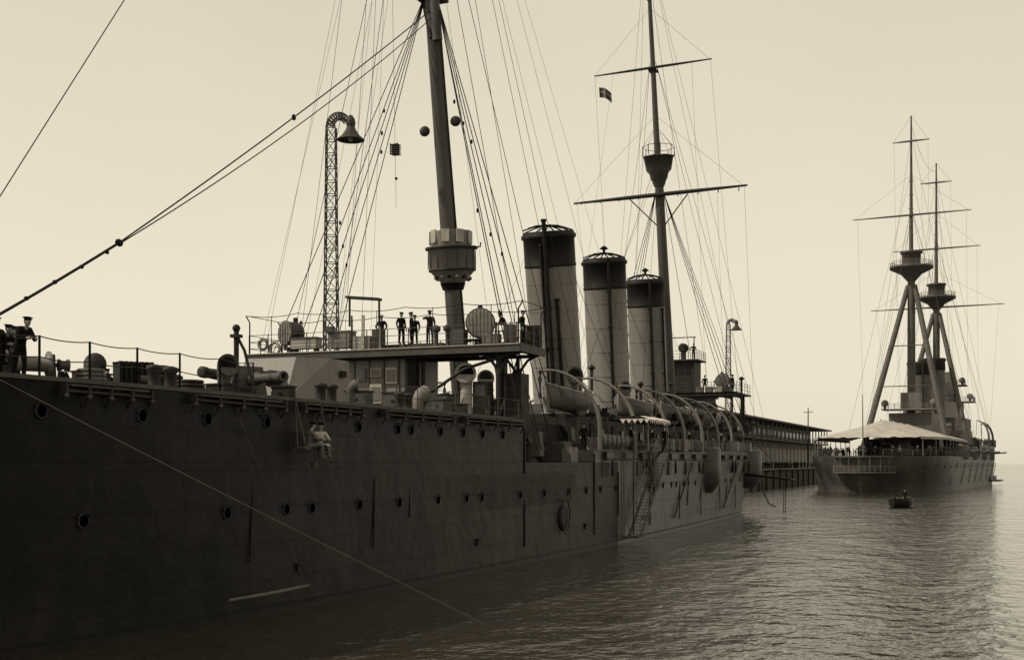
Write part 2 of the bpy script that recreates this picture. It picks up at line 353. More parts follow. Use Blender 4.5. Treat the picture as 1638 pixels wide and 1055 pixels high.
deck_gun("deck_gun",(6.9,5.6,5.35),R(20),2.2)
deck_gun("deck_gun",(7.2,62,6.6),R(60),2.2)
def cowl(name,loc,rz,r=0.45,hh=1.0,k='grey'):
    c=MB(); c.cyl((0,0,0),(0,0,hh),r*0.6,k,n=16)
    c.tube([(0,0,hh),(0,0,hh+r*0.5),(0,-r*0.35,hh+r*0.95),(0,-r*0.8,hh+r*1.1)],[r*0.6,r*0.65,r*0.8,r*0.95],k,16)
    c.lathe((0,-r*0.8,hh+r*1.1),(0,-1,0),[(r*0.95,0),(r*1.08,0.05),(r*1.0,0.06),(r*0.55,-0.12)],k,18)
    c.lathe((0,-r*0.8-0.02,hh+r*1.1),(0,-1,0),[(r*0.8,0.0),(r*0.3,0.0)],'black',18)
    return c.obj(name,None,loc,rz)
cowl("ventilator_cowl",(5,-20.6,7.6),R(60),0.42,0.9,'mid')
cowl("ventilator_cowl",(2.2,-24.6,7.6),R(200),0.4,0.8,'dark')
cowl("ventilator_cowl",(6.9,-14.4,7.6),R(120),0.32,0.6,'mid')
cowl("ventilator_cowl",(4.9,1.5,7.6),R(20),0.55,2.0,'light')
cowl("ventilator_cowl",(2.6,0.2,7.6),R(160),0.5,0.9,'grey')
def winch(loc,rz=0):
    w=MB()
    for x in(-0.6,0.6): w.box((x,0,0.45),(0.12,0.7,0.9),'dark',top=(1,0.5))
    w.lathe((-0.55,0,0.6),(1,0,0),[(0.4,0),(0.4,0.06),(0.22,0.1),(0.22,1.0),(0.4,1.04),(0.4,1.1)],'grey',16)
    w.cyl((-1,0,0.6),(1,0,0.6),0.06,'dark'); w.lathe((0.8,0,0.6),(1,0,0),[(0.2,0),(0.12,0.15),(0.2,0.3)],'mid',12)
    w.box((0,0.1,0.06),(1.6,0.9,0.12),'dark'); return w.obj("deck_winch",None,loc,rz)
winch((6,-31.3,7.6),R(60)); winch((2.0,-19.6,7.6),R(20))
def bollard(loc,rz=0):
    w=MB(); w.box((0,0,0.06),(1.4,0.6,0.12),'dark')
    for x in(-0.4,0.4): w.lathe((x,0,0.1),(0,0,1),[(0.24,0),(0.2,0.1),(0.19,0.5),(0.26,0.58),(0.26,0.68),(0.1,0.74)],'dark',14)
    return w.obj("mooring_bollard",None,loc,rz)
bollard((5,-24.0,7.6),R(70)); bollard((7.3,-27,7.6),R(90)); bollard((7.6,-17.5,7.6),R(90)); bollard((7.6,-11,7.6),R(90))
def capstan(loc):
    w=MB(); w.lathe((0,0,0),(0,0,1),[(0.7,0),(0.66,0.15),(0.42,0.3),(0.38,0.85),(0.55,1.0),(0.6,1.05),(0.6,1.25),(0.4,1.32)],'dark',20)
    for i in range(8):
        a=i*math.pi/4; w.box((0.4*math.cos(a),0.4*math.sin(a),0.6),(0.1,0.06,0.6),'mid',rz=a)
    return w.obj("capstan",None,loc)
capstan((3.2,-22.2,7.6)); capstan((1.5,-28.5,7.6))
ch=MB()
for i in range(7): ch.box((-0.5+i*0.17,0,0.55),(0.12,0.9,1.1),'black')
ch.box((0,0,0.15),(1.3,1.0,0.1),'dark'); ch.box((0,0,1.05),(1.35,0.08,0.08),'dark'); ch.cyl((0.1,-.5,0.5),(0.7,-.5,0.5),0.14,'mid')
ch.obj("hammock_crate",None,(5.1,-25.8,7.6),R(55))
dv=MB(); dv.cyl((0,0,0),(0,0,2.8),0.1,'dark'); dv.tube([(0,0,2.6),(0.3,0.1,2.0),(0.7,0.2,0.4)],0.06,'dark',6); dv.ball((0,0,2.85),0.16,'dark',8); dv.box((0,0,2.55),(0.35,0.35,0.12),'dark')
dv.tube([(0,0,1.4),(-0.3,0,0.1)],0.05,'dark',5)
dv.obj("deck_crane_post",ship,(5.2,-20.1,7.6))
for (x,y,w,d,hh,k) in((6.2,-22.5,0.9,0.5,0.5,'dark'),(1,-27,1.2,0.8,0.55,'dark'),(6.8,-19.3,0.7,0.6,0.6,'dark'),(4.0,-18.4,1.5,0.8,0.6,'dark'),(6.2,-12.5,1.0,0.7,0.8,'mid'),(6.5,-9.5,1.2,0.7,0.9,'mid'),(7.3,-6.5,0.8,0.6,0.7,'mid'),(6.9,-4.2,1.2,0.6,0.6,'dark'),(5.6,-2.4,0.8,0.8,1.2,'mid'),(5.9,-28.6,.9,.6,.45,'dark'),(4.2,-27.0,.7,.7,.7,'dark')):
    q=MB(); q.box((0,0,hh/2),(w,d,hh),k); q.box((0,0,hh+0.03),(w+0.1,d+0.1,0.06),'dark'); q.box((0,-d/2-0.02,hh*0.6),(w*0.2,0.04,0.08),'black'); q.box((0,d/2+.03,hh*.5),(w*.7,.06,hh*.4),'black')
    q.obj("deck_locker",None,(x,y,7.6),random.uniform(-.4,.4))
for (x,y,r_) in((6.6,-24.7,.5),(6.9,-29.8,.45),(5.9,-18,.5)):
    c=MB()
    for i in range(4): c.tube([(math.cos(a)*(r_-.03*i),math.sin(a)*(r_-.03*i),.08+.13*i) for a in[R(t*30) for t in range(13)]],.07,'manila' if x>6.8 else 'dark',6,False)
    c.obj("coiled_hawser",None,(x,y,7.6))
# ---- masts
def fm(z): return Vector((0,11.1-0.18*(z-10.9),z))
mm=MB()
mm.tube([fm(5.4),fm(12),fm(24),fm(34)],[0.62,0.6,0.5,0.42],'mast',18)
mm.tube([fm(31)+Vector((0.45,-0.5,0)),fm(58)+Vector((0.4,-.6,0))],[0.3,0.16],'wood',12)
for z in(13,15,21,24,27,30,33): mm.lathe(fm(z),(0,-0.18,1),[(0.6-0.008*z+.0,0),(0.66-0.008*z,0.02),(0.66-0.008*z,0.14),(0.6-0.008*z,0.16)],'black',18,False)
mm.box(fm(33.6),(1.6,1.6,0.2),'dark'); mm.tube([fm(33)+Vector((-.9,-.3,2.4)),fm(31.2)+Vector((0,-.4,0))],[0.12,0.16],'dark',8)
mm.tube([fm(10)+Vector((0.62,-.1,0)),fm(33)+Vector((0.5,-.1,0))],0.05,'black',5)
mm.obj("foremast",ship)
ft=MB()
o=fm(16.4); ax=(0,-0.1,1)
ft.lathe(o,ax,[(0.6,0),(0.75,0.3),(1.35,0.95),(1.48,1.1),(1.48,2.35),(1.62,2.4),(1.62,2.5),(1.3,2.52)],'grey',28)
ft.lathe(o+Vector((0,-.25,2.5)),ax,[(1.3,0),(1.3,0.12),(1.34,0.95),(1.34,1.0),(1.2,1.0),(1.2,0.3)],'grey',10,False)
ft.lathe(o,ax,[(0.66,-0.15),(0.8,0.28),(0.82,0.28)],'black',28,False)
ft.lathe(o,ax,[(1.49,1.02),(1.5,1.02),(1.5,1.14),(1.49,1.14)],'dark',28,False); ft.lathe(o,ax,[(1.62,2.36),(1.66,2.38),(1.66,2.52),(1.62,2.54)],'dark',28,False)
for i in range(14):
    a=i*2*math.pi/14; ft.box(o+Vector((1.5*math.cos(a),1.5*math.sin(a)-.17,1.72)),(0.05,0.06,1.25),'mid',rz=a)
    d=Vector((math.cos(a),math.sin(a),0)); ft.ball(o+d*1.08+Vector((0,-.03,0.6)),0.14,'light' if i%2==0 else 'black',8)
ft.tube([o+Vector((1.5,-.2,2.4)),o+Vector((2.0,-.2,2.45)),o+Vector((2.0,-.2,2.7))],0.05,'dark',6)
for a in(200,240,280,320,0): 
    d=Vector((math.cos(R(a)),math.sin(R(a)),0)); ft.box(o+d*1.33+Vector((0,-.3,3.05)),(0.5,0.08,0.8),'light',rz=R(a)+math.pi/2)
ft.obj("fighting_top",ship)
def mast2(z): return Vector((0,61.8-0.2*(z-17),z))
ms=MB()
ms.tube([mast2(6),mast2(20),mast2(36)],[0.62,0.56,0.42],'mast',16)
ms.tube([mast2(35.5)+Vector((0.1,-.45,0)),mast2(45),mast2(56)],[0.33,0.25,0.16],'mast',10)
for z in(36.2,44.2,51): ms.box(mast2(z),(0.8,0.9,0.18),'black')
def yard(mb,c,L,r,k='dark',tilt=0.0):
    c=Vector(c); hl=L/2; mb.tube([c+Vector((-hl,0,-tilt)),c+Vector((-hl*0.4,0,-tilt*.4)),c,c+Vector((hl*0.4,0,tilt*.4)),c+Vector((hl,0,tilt))],[r*0.45,r*0.9,r,r*0.9,r*0.45],k,8)
yard(ms,mast2(32.3)+Vector((0,-.6,0)),18,0.22,'dark',0.15); yard(ms,mast2(44.4)+Vector((0,-.4,0)),12,0.14,'dark',0.1)
for i in range(-8,9,2): ms.tube([mast2(32.3)+Vector((i*1.02,-.6,0)),mast2(32.3)+Vector((i*1.02,-.6,-0.35))],0.05,'dark',5)
for s in(-1,1):
    ms.rope(mast2(44.4)+Vector((s*5.9,-.4,0)),mast2(50),0.012); ms.rope(mast2(32.3)+Vector((s*8.8,-.6,0)),mast2(40),0.012)
    ms.tube([mast2(29),mast2(32)+Vector((s*3,-.6,.1))],0.06,'dark',6)
o=mast2(33.2)
ms.lathe(o,(0,-.1,1),[(0.55,0),(0.75,0.6),(0.85,0.7),(1.0,1.3),(1.3,1.6),(1.55,2.9),(1.65,2.9),(1.65,3.0),(1.5,3.0),(1.3,1.9)],'mast',8)
for i in range(8):
    a=i*math.pi/4+.39; p=o+Vector((1.6*math.cos(a),1.6*math.sin(a)-.3,2.9)); ms.cyl(p,p+Vector((0,0,1.0)),0.04,'dark',n=5)
    a2=a+math.pi/4; q=o+Vector((1.6*math.cos(a2),1.6*math.sin(a2)-.3,2.9)); ms.rope(p+Vector((0,0,1)),q+Vector((0,0,1)),0.03); ms.rope(p+Vector((0,0,1)),mast2(39),0.015)
ms.obj("mainmast",ship)
fl=MB(); vs=[];nx=10;nz=6
for i in range(nx+1):
    for j in range(nz+1): vs.append((i*0.13,0.12*math.sin(i*0.9)+0.03*j,-j*0.16-0.015*i*i*0.5))
for i in range(nx):
    for j in range(nz):
        a=i*(nz+1)+j; fl.add([vs[a],vs[a+nz+1],vs[a+nz+2],vs[a+1]],[(0,1,2,3)],'flagl' if (j==2 or i==4) else 'flag',True)
fl.obj("signal_flag",None,tuple(mast2(43.2)+Vector((-5.6,-.4,0))))
# ---- funnels
def funnel(name,yb,yt,r,ztop,style):
    f=MB(); z0=6.0; dirv=Vector((0,yt-yb,ztop-9.7)); 
    def P(z): return Vector((0,yb+(yt-yb)*(z-9.7)/(ztop-9.7),z))
    axis=dirv.normalized(); H=(P(ztop)-P(z0)).length; o=P(z0)
    f.lathe(o,axis,[(r*1.1,0),(r*1.1,2.6),(r,2.8),(r,H-2.7)],'funnel',40,False)
    f.lathe(o,axis,[(r,H-2.7),(r+0.06,H-2.65),(r+0.06,H-2.5),(r+.02,H-2.45),(r+0.02,H-0.6),(r+0.16,H-0.5),(r+0.16,H-0.25),(r+.05,H-.2),(r,H),(r-0.15,H),(r-0.15,H-3)],'black',40,False)
    for i in range(1,6): f.lathe(o,axis,[(r,2.8+i*2.1),(r+0.018,2.8+i*2.1+.01),(r+0.018,2.86+i*2.1),(r,2.87+i*2.1)],'funnel',40,False)
    top=P(ztop)
    for i in range(6):
        a=i*math.pi/6; f.tube([top+Vector((math.cos(a)*r*c,math.sin(a)*r*c,0.45*(1-c*c))) for c in(-1,-.6,-.2,.2,.6,1)],0.06,'black',5)
    if style!=1:
        f.lathe(top+Vector((0,0,0.4)),(0,0,1),[(0.12,0),(0.12,0.35),(0.4,0.45),(0.1,0.7)],'black',10)
    def pipe(a,rr,zt,kk='black'):
        d=Vector((math.cos(R(a)),math.sin(R(a)),0)); f.tube([P(8)+d*(r+rr+.1),P(zt)+d*(r+rr+.03)],rr,kk,8)
        for z in(11,14,17,20):
            if z<zt: f.box(P(z)+d*(r+0.02),(rr*2.6,0.3,0.12),'black',rz=R(a)+math.pi/2)
        f.lathe(P(zt)+d*(r+rr+.03),(0,0,1),[(rr,0),(rr*1.4,.05),(rr*1.4,0.2),(rr*.8,0.22)],'black',8)
    if style==1: pipe(-78,0.17,23.3); pipe(-60,0.14,17.5); pipe(-88,0.1,21.5)
    elif style==2: pipe(-62,0.14,22.6)
    else: pipe(-62,0.14,22.6); pipe(-20,0.1,20)
    for a,l in((-30,9),(200,9),(60,10),(140,10)):
        d=Vector((math.cos(R(a)),math.sin(R(a)),0)); f.rope(P(21)+d*r,Vector((d.x*8.2,yb+d.y*8,8)),0.013)
    f.obj(name,ship)
funnel("funnel_forward",29.4,27.05,1.95,23.0,1); funnel("funnel_middle",42.4,40.7,1.85,23.1,2); funnel("funnel_after",55.2,53.5,1.8,23.1,3)
# ---- midship structures
d=MB()
d.box((0,10,6.6),(9.6,18,2.5),'dark')
d.box((0,45,6.9),(10.5,56,3.0),'dark')
for y,l in((29.4,7),(42.4,6),(55.2,6)): d.box((0,y,9.0),(5.2,l,1.6),'mid',top=(0.9,0.92))
for y in range(20,74,6):
    d.box((0,y,8.62),(14.5,0.3,0.25),'dark'); 
    for s in(-1,1): d.cyl((s*7,y,6),(s*7,y,8.5),0.1,'mid',n=8)
for y in range(20,72,5):
    d.box((5.3,y+2,7.1),(0.1,1.0,1.9),'black'); d.box((5.3,y+4,7.4),(0.12,0.6,0.6),'glass')
d.lathe((5.2,1.2,5.35),(0,0,1),[(2.6,0),(2.6,2.1),(2.3,2.2)],'dark',24)
d.box((6.4,9.5,6.0),(3.2,1.6,1.2),'mid'); d.box((8.2,9.2,5.8),(0.6,1.2,0.9),'grey')
for i in range(46):
    x=random.choice([-1,1,1])*random.uniform(2,7.4); y=random.uniform(13,72); s=random.uniform(0.4,0.95); kk=random.choice(['dark','mid','mid','dark','grey'])
    if i%3==0: d.box((x,y,8.75+s*0.5),(s,s*1.3,s),kk,rz=random.uniform(0,1)); d.box((x,y,8.78+s),(s*1.1,s*.7,.06),'dark')
    elif i%3==1: d.lathe((x,y,8.7),(0,0,1),[(s*.45,0),(s*.3,.1),(s*.28,s*1.3),(s*.5,s*1.35),(s*.4,s*1.7),(.05,s*1.8)],kk,12)
    else: d.lathe((x,y-s*.5,8.7+s*.5),(0.2,1,0),[(s*.5,0),(s*.5,.06),(s*.25,.08),(s*.25,s),(s*.5,s+.02),(s*.5,s+.08)],kk,14)
for i in range(9): d.box((7.7,15+i*0.9,6.55),(0.7,0.75,0.8),'mid' if i%3 else 'grey')
for i in range(36): d.box((8.35,27+i*1.0,6.7+.015*i*.4),(0.45,0.9,0.75+0.15*(i%2)),random.choice(['mid','dark','grey','mid']))
for (x,y,z) in((4.2,25,12.2),(-3.2,36,12.5),(4.1,38,11.8),(3.2,51,12.6),(6.8,66,14)):
    d.cyl((x,y,8.3),(x,y,z),.12,'dark',n=8); d.lathe((x,y,z-.05),(0,0,1),[(.12,0),(.3,.1),(.28,.2),(.04,.4)],'dark',10)
for i in range(14): d.ball((8.75,13.2+i*.48,6.75),(.16,.22,.42),'mid' if i%2 else 'grey',8)
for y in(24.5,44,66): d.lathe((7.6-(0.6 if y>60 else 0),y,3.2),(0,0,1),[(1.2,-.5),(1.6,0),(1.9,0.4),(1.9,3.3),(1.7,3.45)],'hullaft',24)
d.obj("midship_deckhouses",ship)
for (x,y,rz,r_,hh) in((3.6,22.5,40,0.6,3.2),(-3.4,23,20,0.6,3.2),(3.2,35.5,60,0.6,3.0),(3.4,48.5,50,0.6,2.9),(-3,49,10,0.6,3),(5.0,60,30,0.5,2.6),(5.8,17,70,0.45,2.8)):
    cowl("ventilator_cowl",(x,y,8.3 if y>20 else 6.2),R(rz),r_,hh-.6,'mid')
dvt=MB()
dys=[12.7,20.4,28.9,34.5,41,47.7,54.5,61.5]
def davit(mb,sx,y,k='grey'):
    x0=(B(y,6)-0.15)
    pts=[(sx*x0,y,5.0),(sx*x0,y,7.4)]
    for i in range(1,11):
        a=i/10*math.pi/2; pts.append((sx*(x0-3.3*(1-math.cos(a))),y-0.7*(1-math.cos(a)),7.4+3.75*math.sin(a)))
    pts.append((sx*(x0-3.7),y-.8,11.05))
    n=len(pts); mb.tube(pts,[0.15-0.08*i/n for i in range(n)],k,8)
    mb.ball(pts[-1],0.14,'dark',8)
    tip=Vector(pts[-1]); mb.rope(tip,tip-Vector((0,0,1.4)),0.06,'rope'); mb.box(tip-Vector((0,0,0.5)),(0.18,0.14,0.32),'dark'); mb.box(tip-Vector((0,0,1.5)),(0.18,0.14,0.32),'dark')
    mb.rope(tip,(sx*x0,y,7.2),0.018); mb.rope(tip,(sx*x0,y+5,6.5),0.015)
    mb.cyl((sx*x0,y,4.4),(sx*x0,y,5.4),0.22,'dark')
for y in dys:
    davit(dvt,1,y); davit(dvt,-1,y)
dvt.obj("boat_davits",ship)
def boat_mesh(L,Bm,D,ko='dark',ki='mid',rim='light'):
    m=MB(); n=24; k=7
    wid=lambda u:(1-abs(2*u-1)**2.2)**0.95 if 0<u<1 else 0
    def sec(u,off):
        w=max(0.03,Bm/2*wid(u)-off); e=abs(2*u-1)
        sh=0.4*D*e**2; out=[]
        for j in range(-k,k+1):
            a=j/k*math.pi/2; s=math.sin(a); c=math.cos(a)
            px=0.7+1.1*e**2
            out.append((w*math.copysign(abs(s)**px,s),(u-0.5)*L,D-(D-off)*abs(c)**0.8*(1-0.2*e**4)+sh*(1-c*0.6)))
        return out
    for off,kk,flip in((0,ko,False),(0.05,ki,True)):
        vs=[];
        for i in range(n+1): vs+=sec(i/n if 0<i<n else (0.004 if i==0 else 0.996),off)
        q=2*k+1; fs=[]
        for i in range(n):
            for j in range(q-1):
                a=i*q+j; f=(a,a+1,a+q+1,a+q); fs.append(f[::-1] if flip else f)
        m.add(vs,fs,kk,True)
    for e in(0,2*k):
        m.tube([Vector(sec(min(.996,max(.004,i/n)),0.02)[e]) for i in range(n+1)],0.045,rim,6)
    for u in(0.2,0.36,0.52,0.68,0.82):
        m.box((0,(u-.5)*L,D*0.78),(Bm*wid(u)*0.9,0.25,0.05),'light')
    m.box((0,0,0.02),(0.08,L*0.86,0.14),ko)
    for u in(0.02,0.98): 
        p=(u-.5)*L; m.tube([(0,p*0.9,0.05),(0,p*1.02,0.5*D),(0,p*1.05,D*1.5)],0.05,rim,6)
    return m
bm=boat_mesh(8.6,2.5,1.2,'boat')
for (x,y,z) in((5.5,16.5,8.7),(5.5,31.6,8.75),(5.3,44.3,8.75),(5.0,57.9,8.75),(-5.4,16.5,8.8),(-5.4,31.6,8.8),(-5.2,44.3,8.8)):
    bm.obj("lifeboat",None,(x,y,z),0)
al=MB()
A=Vector((0,24.5,6.1)); Z=Vector((0,17.6,0.5))
for xo in(9.35,10.15):
    a=A+Vector((xo,0,0)); z=Z+Vector((xo,0,0)); al.tube([a,z],0.09,'mid',4)
    al.tube([a+Vector((0,0,1)),z+Vector((0,0,1))],0.035,'manila',5)
    for i in range(9): p=a.lerp(z,i/8); al.cyl(p,p+Vector((0,0,1)),0.03,'grey',n=5)
for i in range(25):
    p=A.lerp(Z,(i+.5)/25); al.box(p+Vector((9.75,0,0)),(0.8,0.26,0.04),'grey')
al.box((9.75,25.2,6.1),(1.1,1.6,0.1),'mid'); al.box((9.75,17.0,0.45),(1.1,1.4,0.1),'mid')
al.rope((9.75,17.2,0.6),(9.2,19,6.3),0.04); al.rope((10.1,21,3.2),(9.0,22,8.6),0.03)
for xo,dy in((9.2,0),(9.2,0.5)): al.tube([(xo+.1,14.4+dy+1.6,6.2),(xo+.15,14.4+dy+1.6,0.3)],0.04,'manila',5)
for i in range(18): al.box((9.33,16.25,0.6+i*0.31),(0.06,0.5,0.05),'manila')
for y in(19.5,24.2):
    for x in(8.4,10.1): al.cyl((x,y,6.1),(x,y,8.2),0.035,'grey',n=6)
vs=[];
for i in range(7):
    u=i/6
    for j in range(11):
        w=j/10; vs.append((8.2+u*2.1,19.2+w*5.3,8.25+0.25*math.sin(math.pi*u)-(0.03*math.sin(w*math.pi*5))))
al.add(vs,[(i*11+j,i*11+j+1,(i+1)*11+j+1,(i+1)*11+j) for i in range(6) for j in range(10)],'white',True)
for j in range(12): al.add([(10.3,19.2+j*.44,8.25),(10.3,19.64+j*.44,8.25),(10.31,19.42+j*.44,7.95)],[(0,1,2)],'white')
for j in range(5): al.add([(8.2+j*.42,19.2,8.28),(8.62+j*.42,19.2,8.28),(8.41+j*.42,19.19,7.98)],[(0,1,2)],'white')
al.obj("accommodation_ladder",ship)
# after bridge
ab=MB()
ab.box((0,70,9.6),(5,6,6.0),'mid'); ab.box((-0.6,70,12.7),(13.8,7.5,0.16),'mid'); ab.box((-0.6,66.3,12.6),(13.8,0.1,0.4),'dark')
for i in range(10): ab.box((-7.2+i*1.4,70,12.5),(0.1,7.3,0.2),'dark')
for s in(-1,1):
    for y in(67,73): ab.cyl((s*5.6,y,6.5),(s*5.6,y,12.6),0.12,'dark')
    ab.tube([(s*5.6,67,7),(s*5.6,73,12.5)],0.05,'dark',5)
ab.rail([(-7.3,73.5,12.8),(-7.3,66.4,12.8),(6.2,66.4,12.8),(6.2,73.5,12.8)],1.1,1.3,0.03,'mid',3,0,0.018)
ab.box((-0.3,69.8,14.6),(3,3,3.6),'dark'); ab.box((-0.3,69.8,16.45),(4,4,0.14),'mid')
for x in(-1.1,-.3,.5): ab.box((x,68.28,15.2),(.5,.06,.6),'glass')
ab.rail([(-2.2,67.9,16.5),(1.6,67.9,16.5),(1.6,71.7,16.5)],1.0,0.95,0.035,'mid',3,0,0.02)
ab.cyl((-0.3,69.5,16.5),(-0.3,69.5,18.2),0.3,'mid'); ab.lathe((-0.3,69.5,17.9),(0,-1,0),[(0.5,-.4),(0.5,0.4),(0.3,0.42)],'dark',12)
for x in(-1.8,1.2): ab.cyl((x,68.2,16.5),(x,68.2,18.9),.06,'dark'); 
ab.box((-.3,68.2,18.9),(3.4,.1,.1),'dark')
for i in range(4): ab.box((2.2+i*1.0,66.8,13.1),(0.8,0.5,0.6),random.choice(['grey','mid','light']))
ab.obj("after_bridge",ship)
searchlight("searchlight",(4.2,68.5,12.8),R(20),0.75)
bo=MB(); bo.tube([(7.2,64,4.2),(13.5,60,3.6)],[0.16,0.09],'dark',8)
bo.rope((13,60.3,3.6),(7.4,64,8.6),0.03); 
for yy in(0,0.45): bo.tube([(12+.3*yy,61+yy,3.7),(12+.3*yy,61+yy,0.2)],0.03,'rope',4)
for i in range(10): bo.box((12.07,61.22,0.5+i*0.33),(0.08,0.5,0.05),'rope')
bo.tube([(9.5,62.5,4),(9.8,62.3,2.3),(10.4,62.0,1.2),(11.2,61.6,0.9)],0.06,'dark',6)
bo.obj("boat_boom",ship)
sp=MB(); sp.tube([(9.3,-26.2,0.88),(9.45,-24,0.9),(9.5,-21.9,0.95)],[0.05,0.065,0.06],'manila',8); sp.ball((9.5,-21.8,0.96),0.08,'mid',8)
sp.rope((9.5,-22,1),(9.35,-25.8,6.9),0.01,'manila'); sp.rope((9.45,-22.2,1),(9.35,-23.5,2.9),0.015,'mid')
sp.obj("fender_spar",None)
mc=MB(); mc.rope((8.95,-35.9,7.6),(17.6,-22.9,-0.2),0.016,'manila',sag=0.05,n=6); mc.obj("mooring_cable",None)
# ---- rigging
rg=MB()
H=fm
blk=Vector((0,-20.6,14.0)); end=Vector((0,-31.6,7.8))
rg.rope(H(33),blk,0.035,sag=.25,seg=16); rg.rope(H(32.6)+Vector((.1,0,0)),blk+Vector((0,0,-.05)),0.028,sag=.55,seg=16)
rg.rope(blk,end,0.055,sag=.12,seg=10,n=6); rg.ball(blk,(.1,.24,.16),'rope',8); rg.ball(H(33).lerp(blk,.55)-Vector((0,0,.25)),(.1,.14,.17),'rope',8)
for i in range(8): rg.ball(blk.lerp(end,(i+.5)/8)-Vector((0,0,.1)),(.07,.12,.09),'rope',6)
rg.rope(H(57),(0,-30.5,9),0.024)
tops=[(34,(0,1.5,3.2,5.0,7.0),0.03),(45,(2.5,8.5),0.02),(57,(4.5,10.5,13),0.015)]
for z,ys,r_ in tops:
    for y in ys:
        for s in(-1,1):
            rg.rope(H(z)+Vector((s*0.3,0,0)),(s*8.7,y,7.7 if y<1 else 6),r_)
for (z,x,y,zz) in((52,-8,8,8),(52,-7.5,0,12),(56,-6,-3,8),(55,-8.4,14,8),(50,3,6,8.5),(48,5,6,8.5),(56,8.5,16,7),(56,8.7,20,7),(44,-3,1,12),(46,-5.2,1,12),(57,7.5,28,9)):
    rg.rope(H(z)+Vector((random.uniform(-3,3)*0.5,0,0)),(x,y,zz),0.01)
for (x,y,z) in((0.9,9,26.2),(-0.6,9,25.8)): rg.lathe((x*1.4,y-1.2,z),(0.3,-1,0),[(0.12,-.1),(0.3,-0.05),(0.33,0.0),(0.3,.05),(.12,.1)],'dark',16)
rg.rope((-2.4,6.5,34),(-2.3,6.8,21),0.012)
for i in range(5): rg.box((-2.35,6.8,24.3+i*0.14),(0.5,0.5,0.06),'dark')
for sx in(-.25,.25): rg.box((-2.35+sx,6.6,24.6),(0.05,0.05,0.7),'dark')
rg.ball((-2.3,6.8,22.8),0.1,'dark',8)
for z,ys,r_ in((33,(60,63,66,69),0.03),(45,(64,72),0.018),(55,(66,76),0.014)):
    for y in ys:
        for s in(-1,1): rg.rope(mast2(z)+Vector((s*.3,0,0)),(s*8.1,y,6.6),r_)
for s in(-1,1):
    for xx,zz in((8.7,32.3),(5.9,44.4)): rg.rope(mast2(zz)+Vector((s*xx,-.6,0)),(s*min(8.2,xx+1),66,8),0.012)
    rg.rope(mast2(32.3)+Vector((s*6,-.6,0)),(s*6,62,9),0.01); rg.rope(mast2(44.4)+Vector((s*4,-.4,0)),(s*7,50,9),0.01)
    rg.rope(mast2(35),(s*3.5,40,9),0.016)
rg.rope(mast2(55),H(57),0.014,sag=2); rg.rope(mast2(54),H(50),0.014,sag=2.5); rg.rope(mast2(36),(0,33,10),0.022)
rg.rope(mast2(54),(0,84,8),0.018); rg.rope(mast2(36),(0,78,8),0.028)
for s in(-1,1):
    for y in(1,3.2,5): 
        for q in(0.25,0.5,0.72): 
            p=H(34).lerp(Vector((s*8.7,y,6.5)),q+0.02*y); rg.ball(p,(0.09,0.09,0.15),'rope',6)
rg.obj("rigging",ship)
